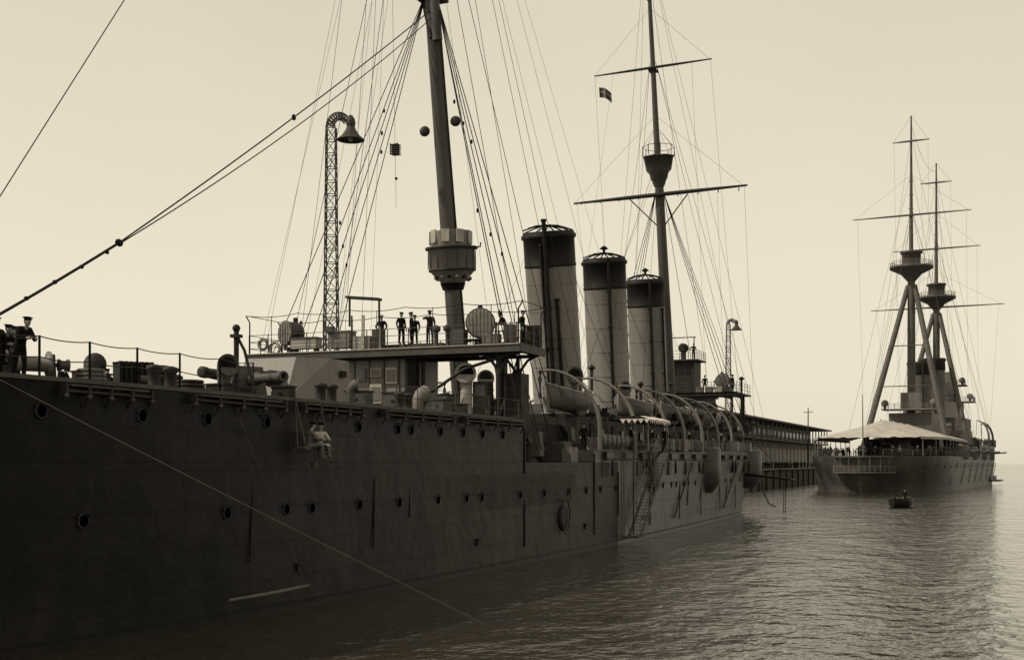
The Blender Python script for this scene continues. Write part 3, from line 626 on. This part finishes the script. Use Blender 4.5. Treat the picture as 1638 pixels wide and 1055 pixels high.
# ------------------------------------------------------------------ people
def person_builder(pose,suit='navy',top=None,cap='navy',captop='navy'):
    top=top or suit
    P=dict(pel=(0,0,.95),che=(0,0,1.28),nec=(0,0.01,1.48),
      sl=(-.19,0,1.41),sr=(.19,0,1.41),el=(-.27,.04,1.13),er=(.27,.04,1.13),wl=(-.26,-.08,.88),wr=(.26,-.08,.88),
      hl=(-.1,0,.9),hr=(.1,0,.9),kl=(-.12,-.03,.5),kr=(.12,-.03,.5),al=(-.13,.02,.09),ar=(.13,.02,.09),tl=(-.16,-.17,.05),tr=(.16,-.17,.05),head=(0,-.03,1.63))
    if pose=='hips': P.update(el=(-.42,.08,1.15),wl=(-.22,-.06,1.0),er=(.3,.06,1.14),wr=(.1,.16,.98))
    if pose=='lean': P.update(che=(0,-.14,1.25),nec=(0,-.25,1.42),sl=(-.19,-.2,1.36),sr=(.19,-.2,1.36),el=(-.26,-.28,1.08),er=(.26,-.28,1.08),wl=(-.14,-.5,1.1),wr=(.14,-.5,1.1),head=(0,-.34,1.55),kl=(-.12,.02,.5),al=(-.14,.12,.09),tl=(-.16,-.06,.05))
    if pose=='point': P.update(er=(.36,-.22,1.36),wr=(.4,-.47,1.42),kl=(-.14,-.12,.5),al=(-.14,-.1,.09),tl=(-.16,-.28,.05))
    if pose=='sit': P.update(pel=(0,0,.45),che=(0,-.06,.78),nec=(0,-.1,.98),sl=(-.19,-.07,.92),sr=(.19,-.07,.92),el=(-.28,-.2,.68),er=(.28,-.2,.68),wl=(-.2,-.45,.66),wr=(.2,-.45,.66),
        hl=(-.1,0,.42),hr=(.1,0,.42),kl=(-.16,-.43,.48),kr=(.16,-.43,.48),al=(-.16,-.45,.06),ar=(.16,-.45,.06),tl=(-.17,-.62,.02),tr=(.17,-.62,.02),head=(0,-.15,1.13))
    names=['pel','che','nec','sl','el','wl','sr','er','wr','hl','kl','al','tl','hr','kr','ar','tr']
    rad=dict(pel=.15,che=.165,nec=.065,sl=.085,sr=.085,el=.055,er=.055,wl=.04,wr=.04,hl=.1,hr=.1,kl=.075,kr=.075,al=.06,ar=.06,tl=.045,tr=.045)
    E=[('pel','che'),('che','nec'),('che','sl'),('sl','el'),('el','wl'),('che','sr'),('sr','er'),('er','wr'),('pel','hl'),('hl','kl'),('kl','al'),('al','tl'),('pel','hr'),('hr','kr'),('kr','ar'),('ar','tr')]
    out=MB()
    me=bpy.data.meshes.new("tmp"); me.from_pydata([P[n] for n in names],[(names.index(a),names.index(c)) for a,c in E],[])
    ob=bpy.data.objects.new("tmp",me); bpy.context.scene.collection.objects.link(ob)
    md=ob.modifiers.new("s",'SKIN'); md.use_smooth_shade=True
    for i,n in enumerate(names):
        sv=me.skin_vertices[0].data[i]; sv.radius=(rad[n],rad[n]*(0.75 if n in('che','pel') else 1)); sv.use_root=(n=='pel')
    ob.modifiers.new("u",'SUBSURF').levels=1
    dg=bpy.context.evaluated_depsgraph_get(); ev=ob.evaluated_get(dg); m2=ev.to_mesh()
    V=[tuple(v.co) for v in m2.vertices]; hipz=P['pel'][2]
    F1=[];F2=[]
    for p in m2.polygons:
        (F1 if p.center.z>hipz else F2).append(tuple(p.vertices))
    out.add(V,F1,top,True); out.add(V,F2,suit,True)
    ev.to_mesh_clear(); bpy.data.objects.remove(ob)
    hd=Vector(P['head'])
    out.tube([Vector(P['nec'])-Vector((0,0,.04)),hd-Vector((0,-.01,.06))],[.06,.055],'skin',8)
    out.ball(hd,(.078,.098,.118),'skin',14); out.tube([hd+Vector((0,-.09,.02)),hd+Vector((0,-.118,-.02))],[.01,.018],'skin',6)
    out.ball(hd+Vector((0,.02,.02)),(.082,.095,.11),'hair',12)
    for s in(-1,1):
        out.ball(hd+Vector((s*.03,-.088,.012)),(.013,.01,.009),'hair',6); out.ball(hd+Vector((s*.08,0,0)),(.012,.022,.032),'skin',6)
    out.box(hd+Vector((0,-.092,-.052)),(.045,.012,.008),'hair')
    out.lathe(hd+Vector((0,.005,.055)),(0,-.1,1),[(.088,0),(.092,.035),(.135,.06),(.135,.075),(.06,.095)],cap if captop==cap else captop,16)
    out.lathe(hd+Vector((0,.005,.05)),(0,-.1,1),[(.09,0),(.095,.035)],cap,16,False)
    out.box(hd+Vector((0,-.105,.055)),(.12,.06,.012),'hair',rx=R(-18))
    for w,e,s in(('wl','el',-1),('wr','er',1)):
        W=Vector(P[w]); dd=(W-Vector(P[e])).normalized(); sd=dd.cross(Vector((0,1,0)) if abs(dd.y)<.8 else Vector((0,0,1))).normalized(); nn=dd.cross(sd)
        out.tube([W-dd*.01,W+dd*.04,W+dd*.1],[.028,.04,.036],'skin',8)
        for i,(l,o_) in enumerate(((.07,-.028),(.08,-.01),(.075,.01),(.058,.027))):
            b0=W+dd*.085+nn*o_; out.tube([b0,b0+dd*l*.5+sd*.004*s,b0+dd*l*.85+sd*.02*s,b0+dd*l+sd*.035*s],[.0095,.009,.008,.006],'skin',5)
        out.tube([W+dd*.035-nn*.03,W+dd*.07-nn*.055,W+dd*.1-nn*.058],[.012,.0105,.008],'skin',5)
    return out
PB={k:person_builder(p,su,tp,c,ct) for k,(p,su,tp,c,ct) in dict(
    stand=('stand','navy',None,'navy','navy'),hips=('hips','navy',None,'navy','whitecloth'),lean=('lean','navy',None,'navy','navy'),
    point=('point','navy',None,'navy','navy'),wsit=('sit','dirty','dirty','navy','navy'),wsit2=('sit','dirty','whitecloth','navy','navy'),sit=('sit','navy',None,'navy','navy'),wstand=('stand','navy','dirty','navy','whitecloth')).items()}
PM={k:v.mesh("person_"+k) for k,v in PB.items()}
def person(k,loc,rz,name="sailor"):
    o=bpy.data.objects.new(name,PM[k]); bpy.context.scene.collection.objects.link(o); o.location=loc; o.rotation_euler[2]=R(rz); s=random.uniform(1.0,1.06); o.scale=(s,s,s)
person('hips',(-1.0,2.6,11.98),0,"naval_officer"); person('stand',(0.75,1.7,11.98),60); person('stand',(1.25,2.0,11.98),-60); person('point',(2.5,1.8,11.98),200,"naval_officer")
person('stand',(1.05,2.8,11.98),10)
person('lean',(6.8,2.6,11.88),-90); person('stand',(7.6,3.1,11.88),90)
for k,x,y,a in(('stand',4.6,-31.5,40),('lean',5.4,-31.8,80),('stand',5.0,-30.9,10),('wstand',4.2,-30.2,120),('stand',3.8,-31.6,80),('hips',3.4,-29.4,30),('stand',-3.6,-17.2,60),('stand',-4.2,-16.8,-40),('lean',-4,-19.6,90),('stand',6.2,-33.4,90),('stand',5.6,-33.9,60),('lean',6.9,-32.6,80),('stand',6.6,-33.9,20),('hips',4.9,-32.6,60),('stand',7.2,-34.3,80),('stand',5.7,-32.3,70)):
    person(k,(x,y,7.6),a)
for k,x,y,z,a in(('stand',9.7,25.2,6.15,60),('stand',8.2,21.8,6.1,90),('stand',7.8,33,6.1,70),('stand',8.0,39,6.2,100),('stand',2.6,67.3,12.8,20),('stand',5.6,67.2,12.8,70),('hips',1.0,68.8,16.5,30),('stand',6.6,8.2,5.35,60),('stand',7.9,28.2,6.1,80),('wstand',7.8,44,6.3,90),('lean',8.0,50,6.4,80),('stand',7.9,51.2,6.4,90),('stand',7.6,57,6.5,60),('stand',7.3,14.3,6.1,40)):
    person(k,(x,y,z),a)
ps=MB(); xh=B(-21,6.4)
ps.box((xh+0.42,-21.2,5.85),(0.4,1.9,0.06),'wood')
for y in(-22.0,-20.4):
    for xx in(0.25,0.6): ps.rope((xh+xx,y,5.86),(xh+0.15,y,7.65),0.02,'manila')
    ps.box((xh+0.42,y,5.8),(0.6,0.08,0.08),'wood')
ps.lathe((xh+.45,-21.2,5.1),(0,0,1),[(0.1,0),(0.13,0.25)],'mid',10); ps.rope((xh+.45,-21.2,5.3),(xh+.45,-21.2,5.85),0.01)
ps.obj("painting_stage",None)
person('wsit',(xh+0.45,-21.6,5.46),140); person('wsit2',(xh+0.45,-20.9,5.46),60)
# ------------------------------------------------------------------ battleship (background)
bs=empty("moored_battleship",(8.57,159.0,0),R(-4.2))
D2=[(0,0),(1.2,3.4),(4,6.6),(9,9.8),(16,12),(26,13),(60,13.2),(110,13),(128,10.4),(142,5.6),(152,0)]
W2=[(2,0),(4,2.4),(9,6.6),(16,10.3),(26,12.6),(60,13.2),(108,12.6),(128,8.2),(142,3.6),(150,0)]
def B2(y,z):
    d=max(0,interp(D2,y)); w=max(0,interp(W2,y)); t=max(0,min(1,z/6.0)); return max(0.03,w+(d-w)*t)
h2=MB()
hull_shell(h2,0.0,151,[-1,0.4,1.6,3,4.5,5.8,6.6],'s2hull',2.0,bf=B2,capk='s2dark')
hull_shell(h2,70,151,[6.61,8,9.4],'s2hull',2.5,bf=B2,capk='s2dark')
for y in range(10,148,4):
    x=B2(y,4.6); h2.lathe((x-0.03,y,4.7),(1,0,0),[(0.28,0),(0.28,0.08),(0.1,0.08)],'black',10)
    if y%12==10: h2.tube([(B2(y,1)+.15,y,1.4),(B2(y+5,5)+.2,y+7,5.4)],0.09,'s2hull',6)
for y in(40,58,78,98): h2.lathe((B2(y,4)-1.4,y,6.0),(0,0,1),[(2.0,0),(2.2,.3),(2.2,2.6),(2,2.8)],'s2dark',16); h2.cyl((B2(y,4)+.5,y,7.6),(B2(y,4)+3.6,y-2.6,7.8),.18,'s2dark')
h2.box((14.2,100,1.0),(2.4,12,.35),'s2dark'); h2.box((14.2,96,1.6),(.2,8,1.2),'s2dark')
h2.obj("hull",bs)
sw=MB()
n=16
for zz,th in((3.5,0.25),(6.3,0.2)):
    pin=[];po=[]
    for i in range(n+1):
        a=R(-78+156*i/n); pin.append((4.2*math.sin(a),4.6-4.0*math.cos(a)*0.9)); po.append((5.6*math.sin(a),4.6-5.9*math.cos(a)))
    poly_prism(sw,pin+po[::-1],pin+po[::-1],zz,zz+th,'s2dark')
for i in range(n+1):
    a=R(-78+156*i/n); x,y=5.5*math.sin(a),4.6-5.8*math.cos(a)
    sw.cyl((x,y,3.7),(x,y,6.3 if i%2==0 else 4.8),0.06,'s2grey',n=5)
    if i<n:
        a2=R(-78+156*(i+1)/n); q=(5.5*math.sin(a2),4.6-5.8*math.cos(a2))
        for z in(4.1,4.5,4.8): sw.rope((x,y,z),(q[0],q[1],z),0.04,'s2grey')
for i in range(-4,5): sw.box((i*0.9,1.6+abs(i)*.25,4.9),(0.5,0.2,1.6),'glass')
sw.obj("stern_walk",bs)
aw=MB()
vs=[];nx=20;ny=22
for j in range(ny+1):
    for i in range(nx+1):
        u=i/nx*2-1; y=8+46*j/ny
        hip=min(1,(y-8)/13.0); hh=3.7*hip**0.8
        z=10.1+hh*(1-abs(u)**0.9)-0.3*abs(math.sin(j/ny*math.pi*5))*(1-abs(u))*hip-0.22*abs(math.sin(u*math.pi*4))*(1-hip)
        hw=12.3*min(1,0.74+0.26*(y-8)/10)
        vs.append((hw*u,y+(0.5*math.sin(u*9)*(1-hip)),z))
aw.add(vs,[(j*(nx+1)+i,j*(nx+1)+i+1,(j+1)*(nx+1)+i+1,(j+1)*(nx+1)+i) for j in range(ny) for i in range(nx)],'canvas',True)
for j in range(ny):
    for i in(0,nx):
        a=Vector(vs[j*(nx+1)+i]);c=Vector(vs[(j+1)*(nx+1)+i]); aw.add([a,c,c-Vector((0,0,.45)),a-Vector((0,0,.45))],[(0,1,2,3)],'canvas')
for y in range(9,55,5):
    for s in(-1,1): aw.cyl((s*12.2*min(1,.74+.26*(y-8)/10),y,6.6),(s*12.2*min(1,.74+.26*(y-8)/10),y,10.1),0.08,'s2grey',n=6)
for y in(21,37,53): aw.cyl((0,y,6.6),(0,y,13.7),0.12,'s2grey',n=6)
aw.cyl((0,3,6.6),(0,2,17.5),0.12,'s2grey',0.06,n=6)
aw.obj("quarterdeck_awning",bs)
sp2=MB()
sp2.rail([(B2(y,6.6)-.2,y,6.6) for y in(1.5,4,9,16,26,40,55,70)],1.1,2.4,0.05,'s2grey',3,0,0.03)
sp2.rail([(-B2(y,6.6)+.2,y,6.6) for y in(1.5,4,9,16,26,40,55,70)],1.1,2.4,0.05,'s2grey',3,0,0.03)
sp2.rail([(B2(y,9.4)-.2,y,9.4) for y in(71,90,110,128,142)],1.1,2.8,0.05,'s2grey',3,0,0.03)
def turret2(x,y,z,d):
    sp2.lathe((x,y,z),(0,0,1),[(4.2,0),(4.2,1.2)],'s2dark',24)
    lo=[(x-2.6,y+d*5),(x+2.6,y+d*5),(x+4,y+d*2),(x+4,y-d*3),(x+2.2,y-d*5),(x-2.2,y-d*5),(x-4,y-d*3),(x-4,y+d*2)]
    poly_prism(sp2,lo,[(x+(a-x)*.93,y+(c-y)*.9) for a,c in lo],z+1.2,z+3.3,'s2grey')
    for s in(-1.2,1.2): sp2.lathe((x+s,y+d*4.2,z+2.2),(0,d,0.02),[(0.55,0),(0.5,3),(0.4,8),(0.45,9)],'s2dark',10)
turret2(0,30,6.7,-1); turret2(6.5,82,9.5,1); turret2(0,126,9.5,1); turret2(-6.5,92,9.5,1)
sp2.box((0,66,10),(13,22,6.8),'s2dark'); sp2.box((0,64,14.8),(9,12,3),'s2grey'); sp2.box((0,57,17),(11,5,0.3),'s2grey'); sp2.rail([(-5.4,54.6,17.2),(5.4,54.6,17.2),(5.4,59.4,17.2)],1.1,1.4,0.06,'s2grey',3,0,.04)
sp2.box((0,60,19),(4,4,3.6),'s2grey')
sp2.box((0,104,13),(14,20,7),'s2dark'); sp2.box((0,107,18.5),(11,10,4.2),'s2grey'); sp2.box((0,108,20.8),(17,6,0.3),'s2grey'); sp2.rail([(-8.3,105.2,21),(8.3,105.2,21),(8.3,110.8,21)],1.1,1.6,0.06,'s2grey',3,0,.04)
sp2.box((0,109,23),(8,6,4),'s2dark'); sp2.box((0,109,25.1),(13,5,0.3),'s2grey'); sp2.rail([(-6,106.6,25.3),(6,106.6,25.3),(6,111,25.3)],1.1,1.6,0.06,'s2grey',3,0,.04); sp2.box((1,109,27),(4,4,3.2),'s2grey')
for y,zt,rr in((73,28.5,2.7),(94,31,3.0)):
    sp2.lathe((0,y,9),(0,0,1),[(rr*1.15,0),(rr*1.15,5),(rr,5.4),(rr,zt-12)],'s2dark',28,False)
    sp2.lathe((0,y,9),(0,0,1),[(rr,zt-12),(rr+.15,zt-11.9),(rr+.05,zt-9.8),(rr+.25,zt-9.5),(rr+.2,zt-9),(rr-.2,zt-9),(rr-.2,zt-12)],'dark',28,False)
    for a in(-70,-110): sp2.tube([(1.08*rr*math.cos(R(a)),y+1.08*rr*math.sin(R(a)),12),(1.08*rr*math.cos(R(a)),y+1.08*rr*math.sin(R(a)),zt)],.2,'dark',6)
for i in range(90):
    y=random.uniform(54,122); x=random.uniform(-11,12); s=random.uniform(.5,1.3); z=9.4 if y>70 else 6.7
    z+=random.choice([0,0,2.2,4])*(abs(x)<6); kk=random.choice(['s2dark','s2grey','s2dark','s2grey','mid'])
    if i%2: sp2.box((x,y,z+s*.8),(s,s*1.2,s*1.6),kk,rz=random.random())
    else: sp2.lathe((x,y,z),(0,0,1),[(s*.4,0),(s*.35,s*1.4),(s*.7,s*1.5),(s*.6,s*2.1),(.1,s*2.2)],kk,10)
for (x,y,z) in((5.2,56,17.3),(-5,56,17.3),(7.5,107,21.1),(-7.5,107,21.1),(5.5,108,25.3)):
    sp2.lathe((x,y,z+1.1),(0,-1,0),[(.5,-.5),(.75,-.3),(.75,.6),(.3,.6)],'s2grey',14); sp2.cyl((x,y,z-.1),(x,y,z+.5),.3,'s2dark')
for y in(92,106,120):
    x0=B2(y,6)-.1
    pts=[(x0,y,6),(x0,y,11)]+[(x0-2.9*(1-math.cos(R(a))),y+1.4*(1-math.cos(R(a))),11+4.6*math.sin(R(a))) for a in(20,40,60,80,92)]
    sp2.tube(pts,[.24,.24,.22,.2,.17,.14,.12],'s2dark',6)
    sp2.rope(pts[-1],(pts[-1][0],pts[-1][1],12),0.05)
sp2.obj("superstructure",bs)
def tripod(name,y,ztop,zc,yards,back):
    t=MB()
    t.tube([(0,y,8),(0,y,zc)],[0.95,0.8],'s2dark',14)
    for s in(-1,1): t.tube([(s*8.6,y+back*9,9),(s*0.7,y,zc-3)],[0.7,0.55],'s2dark',12)
    for z in(22,31): t.tube([(-8.6*(zc-3-z)/(zc-12),y+back*9*(zc-3-z)/(zc-12),z),(8.6*(zc-3-z)/(zc-12),y+back*9*(zc-3-z)/(zc-12),z)],.12,'s2dark',6)
    t.lathe((0,y,zc-2),(0,0,1),[(0.9,0),(2.2,1.5),(4.4,2.6),(4.7,2.8),(4.7,3.2),(3.0,3.2)],'s2dark',20)
    t.rail([(4.5*math.cos(R(a)),y+4.5*math.sin(R(a)),zc+1.2) for a in range(0,361,45)],1.1,1.8,.06,'s2grey',3,0,.04)
    t.lathe((0,y,zc+1.2),(0,0,1),[(2.0,0),(2.0,2.8),(2.4,2.9),(2.4,3.3),(1.9,3.4)],'s2dark',14)
    t.tube([(0,y-.3,zc+2),(0,y-.3,62),(0,y-.3,ztop)],[.5,.36,.16],'s2dark',8)
    for z,l in yards:
        yard(t,(0,y-.8,z),l,0.22,'s2dark')
        for s in(-1,1):
            t.rope((s*l*.48,y-.8,z),(0,y-.3,min(ztop,z+9)),0.022,'s2dark'); t.rope((s*l*.46,y-.8,z),(s*min(12,l*.45),y+6,12),0.018,'s2dark')
    for i in range(6): t.tube([(-.5,y-.5,zc+5+i*3),(.5,y-.5,zc+5+i*3)],.08,'s2dark',4)
    for s in(-1,1):
        for yy,z0 in((8,62),(12,62),(-10,70),(14,78)): t.rope((0,y,min(z0,ztop)),(s*12.4,y+yy,9),0.026,'s2dark')
        for a in(60,120): t.rope((4.2*s*math.cos(R(a)),y+4.2*math.sin(R(a)),zc+1),(0,y,62),0.035,'s2dark')
    t.obj(name,bs)
tripod("main_tripod_mast",60,82,47.5,[(60,25),(76.3,7.8)],-1)
tripod("fore_tripod_mast",102,81,46,[(44.5,32),(59.3,21),(76,7.5)],-1)
r2=MB(); r2.rope((0,60,80),(0,102,79),.035,'s2dark',sag=3); r2.rope((0,60,60),(0,4,8),.025,'s2dark',sag=1); r2.rope((0,102,78),(0,148,10),.035,'s2dark'); r2.obj("aerial_wires",bs)
cr=MB()
for i in range(110):
    s=random.choice([-1,1,1]); y=random.uniform(3,52); x=s*(B2(y,6.6)-random.uniform(.6,3.5))
    if y<9: x=random.uniform(-B2(y,6)+.7,B2(y,6)-.7)
    cr.merge(PB[random.choice(['stand','hips','stand','wstand','lean'])],Matrix.Translation((x,y,6.62))@Matrix.Rotation(random.uniform(0,6.28),4,'Z'))
for i in range(30):
    y=random.uniform(72,128); cr.merge(PB[random.choice(['stand','hips'])],Matrix.Translation((B2(y,9)-random.uniform(.6,2),y,9.42))@Matrix.Rotation(random.uniform(0,6.28),4,'Z'))
cr.obj("battleship_crew_crowd",None,(8.57,159.0,0),R(-4.2))
# ------------------------------------------------------------------ rowing boat
rb=boat_mesh(6.8,2.6,0.95,'black','dark','mid')
for s,y in((1,-.6),(-1,.7)): rb.tube([(s*1.1,y,.9),(s*3.2,y-.9,0.2)],[.035,.03],'mid',6); rb.box((s*3.4,y-.96,.15),(.6,.15,.03),'mid',rz=s*.1)
rb.obj("rowing_boat",None,(20.6,92.7,-.15),R(-10))
person('sit',(20.3,91.2,.1),170); person('sit',(20.9,93.2,.1),-10); person('stand',(20.95,94.4,.25),10); person('sit',(20.9,92.1,.1),190)
# ------------------------------------------------------------------ quay, shed, lamps
q=MB()
q.box((-93,140,1.2),(160,660,5.4),'stone'); q.box((-13.3,140,3.98),(1.2,660,0.22),'shedwall')
for y in range(-150,450,8): q.box((-12.85,y,1.6),(0.35,0.45,4.2),'dark')
q.obj("quay")
sh=MB()
y0,y1=168,330; xf=-22
sh.box((xf-18,(y0+y1)/2,7.3),(36,y1-y0,6.9),'shedwall'); sh.box((xf-20,(y0+y1)/2,13.0),(33,y1-y0,4.6),'grey')
sh.box((xf-0.5,(y0+y1)/2,10.95),(5.4,y1-y0+1,0.3),'shedroof')
for i in range(int((y1-y0)/6)+1):
    y=y0+i*6
    sh.box((xf+1.6,y,13.1),(0.3,0.3,4.2),'grey'); sh.box((xf+0.08,y,7.3),(0.3,0.5,6.9),'light')
    if i<int((y1-y0)/6):
        sh.box((xf+0.05,y+3,6.2),(0.14,3.4,4.4),'grey'); sh.box((xf+0.05,y+3,9.6),(0.14,3.0,1.0),'mid')
        for k in(-1,0,1): sh.box((xf+0.14,y+3+k,9.6),(0.05,0.1,1.0),'light')
        sh.box((xf-3.45,y+3,13.2),(0.16,3.6,1.6),'glass')
sh.rail([(xf+1.9,y0,11.1),(xf+1.9,y1,11.1)],1.1,3,0.06,'mid',3,0,.04)
vs=[(xf+3,y0-1,15.3),(xf-38,y0-1,15.3),(xf-18,y0-1,18.0),(xf+3,y1+1,15.3),(xf-38,y1+1,15.3),(xf-18,y1+1,18.0),(xf+3,y0-1,15.7),(xf+3,y1+1,15.7)]
sh.add(vs,[(0,3,4,1),(6,2,5,7),(0,6,7,3),(2,1,4,5),(0,1,2,6),(3,7,5,4)],'shedroof')
sh.obj("quayside_transit_shed")
pl=MB(); pl.cyl((0,0,0),(0,0,16),0.25,'dark',0.12); pl.box((0,0,14.8),(2.4,.15,.15),'dark'); 
for x in(-1,0,1): pl.cyl((x,0,14.9),(x,0,15.2),.07,'light',n=6)
pl.obj("telegraph_pole",None,(-16,262,3.9))
cd=MB()
for i in range(120):
    cd.merge(PB[random.choice(['stand','hips','stand','lean','wstand'])],Matrix.Translation((random.uniform(-17.5,-13.6),random.uniform(150,290),3.92))@Matrix.Rotation(random.uniform(0,6.28),4,'Z'))
cd.obj("crowd_of_people")
def harbour_lamp(loc,rz):
    l=MB(); Ht=28; w0=.62;w1=.36
    def c(i,z): 
        w=w0+(w1-w0)*z/Ht; sx,sy=((1,1),(-1,1),(-1,-1),(1,-1))[i]; return Vector((sx*w,sy*w,z))
    N=26
    for i in range(4): l.tube([c(i,0),c(i,Ht)],.055,'lattice',5)
    for k in range(N):
        z0=Ht*k/N;z1=Ht*(k+1)/N
        for i in range(4):
            j=(i+1)%4; l.tube([c(i,z0),c(j,z0)],.035,'lattice',4)
            l.tube([c(i,z0),c(j,z1)],.03,'lattice',4); 
            if k%2: l.tube([c(j,z0),c(i,z1)],.03,'lattice',4)
    arc=[];arc2=[]
    for i in range(11):
        a=R(180-i*15); arc.append((.62+.98*math.cos(a),0,Ht+1.1*math.sin(a))); arc2.append((.62+.42*math.cos(a),0,Ht+.6*math.sin(a)))
    for s in(-.2,.2):
        A1=[(p[0],s,p[2]) for p in arc]; A2=[(p[0],s,p[2]) for p in arc2]
        l.tube(A1,.055,'lattice',5); l.tube(A2,.05,'lattice',5)
        for p,q_ in zip(A1,A2): l.tube([p,q_],.035,'lattice',4)
        for p,q_ in zip(A1[1:],A2[:-1]): l.tube([p,q_],.03,'lattice',4)
    x=1.55
    l.cyl((x,0,Ht+.9),(x,0,Ht-.2),.16,'lattice'); l.ball((x,0,Ht+.3),(.38,.38,.6),'lattice',12)
    l.lathe((x,0,Ht-1.05),(0,0,1),[(1.1,0),(1.07,.06),(.72,.35),(.42,.8),(.3,1.1),(.2,1.2)],'lattice',24,False)
    l.ball((x,0,Ht-.85),(.25,.25,.35),'light',10)
    l.box((0,0,.3),(2.2,2.2,.6),'stone')
    return l.obj("harbour_lamp_tower",None,loc,rz)
harbour_lamp((-17,23.4,3.9),R(22)); harbour_lamp((-17,169,3.9),R(22))
# ------------------------------------------------------------------ water
wm=bpy.data.materials.new("harbour_water"); wm.use_nodes=True; nt=wm.node_tree; N=nt.nodes; L=nt.links; b=N["Principled BSDF"]
b.inputs["Base Color"].default_value=(0.03,0.025,0.017,1); b.inputs["Roughness"].default_value=0.05; b.inputs["IOR"].default_value=1.5; b.inputs["Specular IOR Level"].default_value=0.75
geo=N.new("ShaderNodeNewGeometry"); hs=None
for sc,amp,st in((0.12,0.7,(1,.6,1)),(0.45,0.5,(1,.7,1)),(1.3,0.27,(1,.8,1)),(3.6,0.085,(1,1,1)),(9,0.02,(1,1,1))):
    mp=N.new("ShaderNodeMapping"); mp.inputs["Scale"].default_value=st; mp.inputs["Rotation"].default_value=(0,0,R(25+sc*20)); L.new(geo.outputs["Position"],mp.inputs["Vector"])
    n=N.new("ShaderNodeTexNoise"); n.inputs["Scale"].default_value=sc; n.inputs["Detail"].default_value=2; L.new(mp.outputs[0],n.inputs["Vector"])
    m=N.new("ShaderNodeMath"); m.operation='MULTIPLY'; m.inputs[1].default_value=amp; L.new(n.outputs["Fac"],m.inputs[0])
    if hs is None: hs=m.outputs[0]
    else:
        a=N.new("ShaderNodeMath"); a.operation='ADD'; L.new(hs,a.inputs[0]); L.new(m.outputs[0],a.inputs[1]); hs=a.outputs[0]
bp=N.new("ShaderNodeBump"); bp.inputs["Strength"].default_value=1; bp.inputs["Distance"].default_value=0.55; L.new(hs,bp.inputs["Height"]); L.new(bp.outputs[0],b.inputs["Normal"])
M['water']=wm
w=MB(); w.add([(-6000,-400,0),(6000,-400,0),(6000,9000,0),(-6000,9000,0)],[(0,1,2,3)],'water'); w.obj("water")
# ------------------------------------------------------------------ light
sd=Vector((-0.62,-0.42,0.72)).normalized()
el=math.asin(sd.z); rot=math.atan2(sd.x,sd.y)
sun=bpy.data.lights.new("sun",'SUN'); sun.energy=3.2; sun.angle=R(1.0); sun.color=(1,.92,.77)
so=bpy.data.objects.new("sun",sun); bpy.context.scene.collection.objects.link(so); so.rotation_euler=sd.to_track_quat('Z','Y').to_euler(); so.location=(0,0,80)
wd=bpy.data.worlds.new("World"); bpy.context.scene.world=wd; wd.use_nodes=True; nt=wd.node_tree; N=nt.nodes; L=nt.links
bg=N["Background"]; sk=N.new("ShaderNodeTexSky"); sk.sky_type='NISHITA'; sk.sun_disc=False; sk.sun_elevation=el; sk.sun_rotation=rot; sk.dust_density=4; sk.air_density=1.2
bw=N.new("ShaderNodeRGBToBW"); L.new(sk.outputs[0],bw.inputs[0])
pw=N.new("ShaderNodeMath"); pw.operation='POWER'; pw.inputs[1].default_value=0.08; L.new(bw.outputs[0],pw.inputs[0])
tc=N.new("ShaderNodeTexCoord"); sx=N.new("ShaderNodeSeparateXYZ"); L.new(tc.outputs["Generated"],sx.inputs[0])
hz=N.new("ShaderNodeMapRange"); hz.interpolation_type='SMOOTHSTEP'; hz.inputs[1].default_value=0.0; hz.inputs[2].default_value=0.5; hz.inputs[3].default_value=1.14; hz.inputs[4].default_value=0.9; L.new(sx.outputs["Z"],hz.inputs[0])
mu=N.new("ShaderNodeMath"); mu.operation='MULTIPLY'; L.new(pw.outputs[0],mu.inputs[0]); L.new(hz.outputs[0],mu.inputs[1])
cn=N.new("ShaderNodeTexNoise"); cn.inputs["Scale"].default_value=2.2; cn.inputs["Detail"].default_value=5; L.new(tc.outputs["Generated"],cn.inputs["Vector"])
cm=N.new("ShaderNodeMapRange"); cm.inputs[1].default_value=0.3; cm.inputs[2].default_value=0.7; cm.inputs[3].default_value=0.965; cm.inputs[4].default_value=1.035; L.new(cn.outputs["Fac"],cm.inputs[0])
mu2=N.new("ShaderNodeMath"); mu2.operation='MULTIPLY'; L.new(mu.outputs[0],mu2.inputs[0]); L.new(cm.outputs[0],mu2.inputs[1])
vm=N.new("ShaderNodeVectorMath"); vm.operation='SCALE'; vm.inputs[0].default_value=(7.1,6.45,5.1); L.new(mu2.outputs[0],vm.inputs["Scale"])
L.new(vm.outputs[0],bg.inputs["Color"]); bg.inputs["Strength"].default_value=0.1
# ------------------------------------------------------------------ camera
cam=bpy.data.cameras.new("camera"); co=bpy.data.objects.new("camera",cam); bpy.context.scene.collection.objects.link(co)
co.location=(32.4,-58,5.3); co.rotation_euler=(R(90),0,R(22.6)); cam.sensor_width=36; cam.lens=36*1900/1638; cam.shift_y=(740-527.5)/1638; cam.clip_end=12000
bpy.context.scene.camera=co
sc=bpy.context.scene; sc.view_settings.view_transform='Standard'; sc.view_settings.look='None'; sc.view_settings.exposure=0
